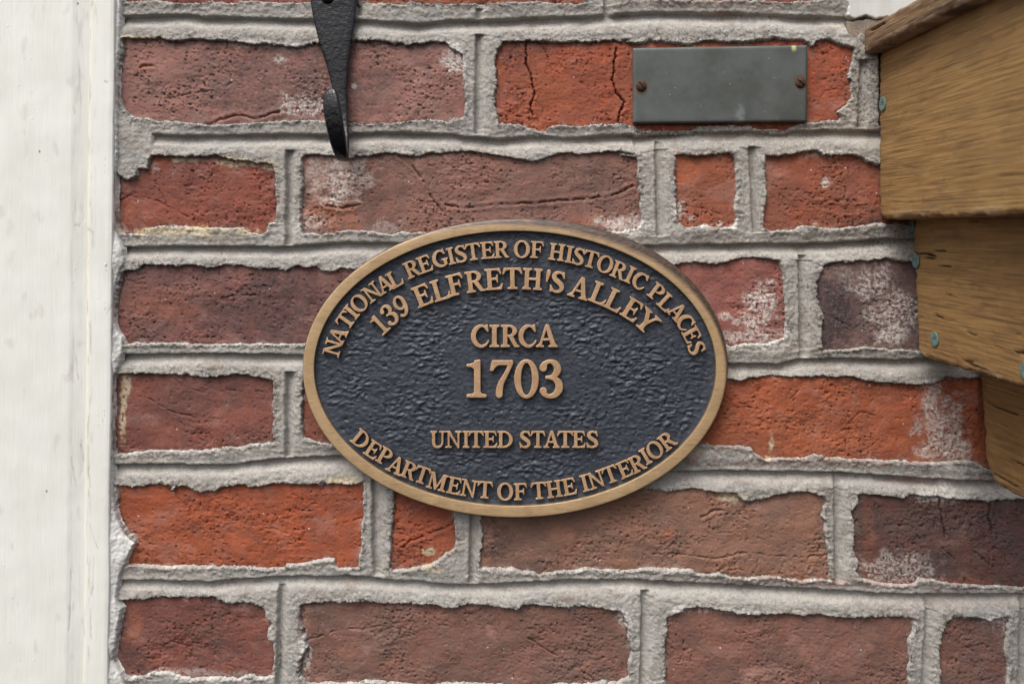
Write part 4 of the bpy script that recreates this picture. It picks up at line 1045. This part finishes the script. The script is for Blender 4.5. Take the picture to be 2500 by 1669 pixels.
    G('7', .63).poly((.055, 1.0), (.62, 1.0), (.63, .945), (.585, .885), (.23, .885), (.14, .83), (.06, .715), (.0, .73), (.03, .86)).brush((.58, .93, .045), (.50, .76, .045), (.40, .56, .052), (.30, .38, .065), (.255, .20, .078), (.25, .07, .082))
    G('0', .65).ring(.325, .5, .325, .525, .165, .455)
    G('3', .62).brush((.095, .80, .088), (.10, .83, .085), (.14, .92, .05), (.29, .98, .042), (.43, .91, .07), (.485, .77, .085), (.44, .64, .07), (.33, .555, .042), (.19, .54, .032)).brush((.26, .54, .036), (.40, .505, .055), (.51, .39, .085), (.525, .22, .088), (.43, .075, .07), (.28, .02, .045), (.14, .07, .055), (.095, .17, .085))
    G('9', .60).ring(.29, .68, .29, .34, .145, .265).brush((.50, .66, .078), (.505, .50, .08), (.46, .28, .078), (.35, .10, .065), (.22, .04, .05), (.12, .09, .065))
    return g

def contours(d, xs, ys):
    """marching squares, closed loops of d = 0"""
    s = d < 0
    ny, nx = d.shape
    seg = {}
    def pt(e):
        (j, i, k) = e
        a = d[j, i]
        if k == 0: b = d[j, i + 1]; t = a / (a - b); return (xs[i] + t * (xs[i + 1] - xs[i]), ys[j])
        b = d[j + 1, i]; t = a / (a - b); return (xs[i], ys[j] + t * (ys[j + 1] - ys[j]))
    code = s[:-1, :-1] * 1 + s[:-1, 1:] * 2 + s[1:, 1:] * 4 + s[1:, :-1] * 8
    tab = {1: [(3, 0)], 2: [(0, 1)], 3: [(3, 1)], 4: [(1, 2)], 5: [(3, 2), (1, 0)], 6: [(0, 2)], 7: [(3, 2)], 8: [(2, 3)], 9: [(2, 0)], 10: [(0, 3), (2, 1)], 11: [(2, 1)], 12: [(1, 3)], 13: [(1, 0)], 14: [(0, 3)]}
    for j, i in zip(*np.nonzero((code > 0) & (code < 15))):
        ed = [(j, i, 0), (j, i + 1, 1), (j + 1, i, 0), (j, i, 1)]
        for a, b in tab[int(code[j, i])]: seg[ed[a]] = ed[b]
    loops = []
    while seg:
        st, cur = next(iter(seg.items()))
        lp = [st]; del seg[st]
        while cur != st and cur in seg:
            lp.append(cur); nxt = seg.pop(cur); cur = nxt
        if len(lp) > 8: loops.append([pt(e) for e in lp])
    return loops

def glyph_mesh(ch, gl):
    d = gl.d.copy()
    # soften the corners as a casting does
    for _ in range(2):
        d[1:-1, 1:-1] = (4 * d[1:-1, 1:-1] + d[:-2, 1:-1] + d[2:, 1:-1] + d[1:-1, :-2] + d[1:-1, 2:]) / 8
    lps = contours(d, gl.X[0], gl.Y[:, 0])
    cu = bpy.data.curves.new('letter', 'CURVE')
    cu.dimensions = '2D'; cu.fill_mode = 'BOTH'
    cu.extrude = 0.085; cu.bevel_depth = 0.022; cu.bevel_resolution = 1; cu.offset = -0.006
    for lp in lps:
        lp = lp[::2] if len(lp) > 40 else lp
        sp = cu.splines.new('POLY'); sp.points.add(len(lp) - 1); sp.use_cyclic_u = True
        for p, (x, y) in zip(sp.points, lp): p.co = (x - gl.w / 2, y - 0.5, 0, 1)
    ob = bpy.data.objects.new('letter', cu)
    me = bpy.data.meshes.new_from_object(ob)
    bpy.data.objects.remove(ob); bpy.data.curves.remove(cu)
    n = len(me.vertices); co = np.empty(n * 3, np.float32); me.vertices.foreach_get('co', co); co = co.reshape(-1, 3)
    me.vertices.foreach_set('co', np.stack([co[:, 0], -co[:, 2], co[:, 1]], -1).ravel())
    me.update()
    me.name = 'letter'
    me.materials.clear(); me.materials.append(MAT_LETTER)
    return me

GLY = make_glyphs()
GM = {k: glyph_mesh(k, v) for k, v in GLY.items()}
LR = {'1': (770, 560, 4.9), '2': (980, 560, 7.83), '3': (1230, 560, 7.83), '4': (1440, 600, 5.6), '5': (1110, 770, 7.127), '6': (1030, 1030, 5.107), '7': (840, 1030, 5.593), '8': (1240, 1030, 5.463)}
def up(bx, by, ang, h): return (bx - math.sin(R(ang)) * h / 2, by - math.cos(R(ang)) * h / 2)
# (crop, letter, centre x, centre y, degrees anticlockwise)
T1 = [('1', 'N', 212, 1412, 74), ('1', 'A', 275, 1262, 64), ('1', 'T', 365, 1085, 55), ('1', 'I', 436, 985, 50), ('1', 'O', 528, 882, 45), ('1', 'N', 680, 752, 38), ('1', 'A', 825, 655, 32), ('1', 'L', 955, 592, 29),
      ('1', 'R', 1158, 472, 23), ('1', 'E', 1312, 414, 20), ('2', 'G', 738, 560, 16), ('2', 'I', 948, 510, 13), ('2', 'S', 1135, 470, 11), ('2', 'T', 1370, 428, 8), ('2', 'E', 1645, 400, 5), ('2', 'R', 1912, 384, 3), ('3', 'O', 345, 380, 0), ('3', 'F', 636, 390, -3),
      ('3', 'H', 1015, 435, -7), ('3', 'I', 1252, 478, -9), ('3', 'S', 1430, 520, -12), ('3', 'T', 1660, 572, -14), ('3', 'O', 1935, 668, -18), ('4', 'R', 398, 335, -22), ('4', 'I', 546, 396, -25), ('4', 'C', 680, 478, -29),
      ('4', 'P', 911, 632, -37), ('4', 'L', 1047, 773, -43), ('4', 'A', 1190, 893, -48), ('4', 'C', 1300, 1042, -55), ('4', 'E', 1388, 1213, -62), ('4', 'S', 1456, 1393, -68)]
T2 = [('1', '1', 772, 1135, 43), ('1', '3', 890, 1020, 35), ('1', '9', 1030, 917, 28), ('2', 'E', 410, 1260, 22), ('2', 'L', 750, 1150, 17), ('2', 'F', 1040, 1055, 14), ('2', 'R', 1405, 995, 8), ('2', 'E', 1765, 952, 4), ('2', 'T', 2122, 938, 1),
      ('3', 'H', 548, 950, -3), ('3', "'", 835, 982, -6), ('3', 'S', 1028, 1005, -9), ('3', 'A', 1452, 1118, -17), ('3', 'L', 1830, 1225, -22), ('4', 'L', 342, 745, -26), ('4', 'E', 576, 872, -32), ('4', 'Y', 776, 1030, -43)]
T6 = [('7', 'D', 235, 228, -39), ('7', 'E', 400, 372, -34), ('7', 'P', 560, 460, -30), ('7', 'A', 712, 582, -26), ('7', 'R', 895, 652, -22), ('7', 'T', 1068, 715, -18), ('7', 'M', 1278, 805, -15), ('7', 'E', 1510, 862, -12), ('7', 'N', 1705, 895, -9), ('7', 'T', 1925, 917, -4), ('7', 'O', 2200, 942, -1),
      ('8', 'F', 168, 920, 1), ('8', 'T', 412, 906, 5), ('8', 'H', 615, 885, 8), ('8', 'E', 818, 852, 11), ('8', 'I', 1022, 806, 15), ('8', 'N', 1172, 760, 19), ('8', 'T', 1366, 690, 20), ('8', 'E', 1555, 620, 24), ('8', 'R', 1720, 545, 27), ('8', 'I', 1830, 452, 31), ('8', 'O', 1955, 366, 34), ('8', 'R', 2122, 245, 38)]
def straight(r, items, ytop, ybase): return [(r, c, (a + b) / 2, (ytop + ybase) / 2, 0, (b - a)) for c, a, b in items]
T3 = straight('5', [('C', 285, 600), ('I', 610, 775), ('R', 805, 1125), ('C', 1110, 1420), ('A', 1415, 1790)], 165, 545)
T4 = straight('5', [('1', 215, 550), ('7', 620, 1015), ('0', 1045, 1455), ('3', 1480, 1875)], 780, 1415)
T5 = straight('6', [('U', 108, 295), ('N', 295, 492), ('I', 512, 592), ('T', 580, 775), ('E', 770, 940), ('D', 940, 1132), ('S', 1212, 1360), ('T', 1355, 1538), ('A', 1515, 1715), ('T', 1685, 1888), ('E', 1875, 2040), ('S', 2045, 2200)], 108, 313)
LINES = [(T1, 40.5, 'first curved line of lettering along the upper rim'), (T2, 51.0, 'second curved line of lettering'), (T3, 53.3, 'short lettering line above the year'), (T4, 89.0, 'large raised year'), (T5, 40.2, 'straight lettering line below the year'), (T6, 40.5, 'curved line of lettering along the lower rim')]
letters_px = []
for items, hcap, lab in LINES:
    le = []
    for it in items:
        r = LR[it[0]]
        px, py = r[0] + it[2] / r[2], r[1] + it[3] / r[2]
        letters_px.append((px, py, hcap))
        le.append((it, px, py))
    c0 = np.mean([[a[1], a[2]] for a in le], 0)
    ln = empty('inscription', (0, 0, 0))
    ln.parent = plaque
    ln.location = Vector(A(c0[0], c0[1], H_FIELD)) - plaque.location
    ln['label'] = lab
    for it, px, py in le:
        o = bpy.data.objects.new('letter', GM[it[1]])
        col.objects.link(o)
        o.parent = ln
        hl = H_RIM - 0.8
        o.location = Vector(A(px, py, hl - 5)) - plaque.location - ln.location
        k = 1 - hl / DP
        sc = hcap * k * S
        wx = 1.0
        if len(it) > 5: wx = (it[5] / r[2] if False else it[5] / LR[it[0]][2]) / (GLY[it[1]].w * hcap)
        o.scale = (sc * wx, 48 * S, sc)
        o.rotation_euler = (0, R(-it[4]), 0)

# ---- field with its leathery casting texture, calmer around the letters
fx_ = np.arange(EX - EA - 4, EX + EA + 4, 2.2, dtype=np.float32); fy_ = np.arange(EY - EB - 4, EY + EB + 4, 2.2, dtype=np.float32)
FX, FY = np.meshgrid(fx_, fy_)
rr = np.sqrt(((FX - EX) / EA) ** 2 + ((FY - EY) / EB) ** 2)
calm = np.ones_like(FX)
for px, py, hc in letters_px:
    calm = np.minimum(calm, sstep(0.55, 0.95, np.hypot(FX - px, FY - py) / hc))
calm *= sstep(1.0, 0.93, rr)
wx_ = FX + 9 * fbm(FX, FY, 40, 2, 301); wy_ = FY + 9 * fbm(FX, FY, 40, 2, 303)
ang = 1.4 * fbm(FX, FY, 230, 2, 305)
ru = np.cos(ang) * wx_ + np.sin(ang) * wy_; rv = -np.sin(ang) * wx_ + np.cos(ang) * wy_
tex = np.abs(fbm(FX * 0.62 + 0.35 * FY + 0.5 * (wx_ - FX), FY, 15, 2, 307, 0.5)) * 2.0
tex2 = fbm(FX * 0.6, FY - 0.2 * FX, 11, 2, 311)
fh = H_FIELD + calm * (0.55 + 0.75 * sstep(-0.4, 0.4, fbm(FX, FY, 140, 2, 319))) * (1.7 * (tex - 0.5) + 1.2 * tex2) + (1 - calm) * 0.8 * fbm(FX, FY, 9, 2, 313) + 2.2 * sstep(0.94, 1.0, rr) + 1.2 * fbm(FX, FY, 120, 2, 315)
fh -= 3.5 * sstep(0.62, 0.8, fbm(FX, FY, 12, 2, 317)) * calm
kk = 1 - H_FIELD / DP
V = np.stack([(FX - CX) * kk * S, -fh * S, (CY - FY) * kk * S], -1).reshape(-1, 3)
ny, nx = FX.shape
idx = np.arange(ny * nx).reshape(ny, nx)
q = np.stack([idx[:-1, :-1], idx[1:, :-1], idx[1:, 1:], idx[:-1, 1:]], -1)
kq = rr < 1.0005
q = q[kq[:-1, :-1] & kq[1:, :-1] & kq[1:, 1:] & kq[:-1, 1:]]
used = np.unique(q); re_ = np.full(ny * nx, -1, np.int32); re_[used] = np.arange(len(used))
link('field', fast_mesh('field', V[used], re_[q]), MAT_FIELD, plaque)
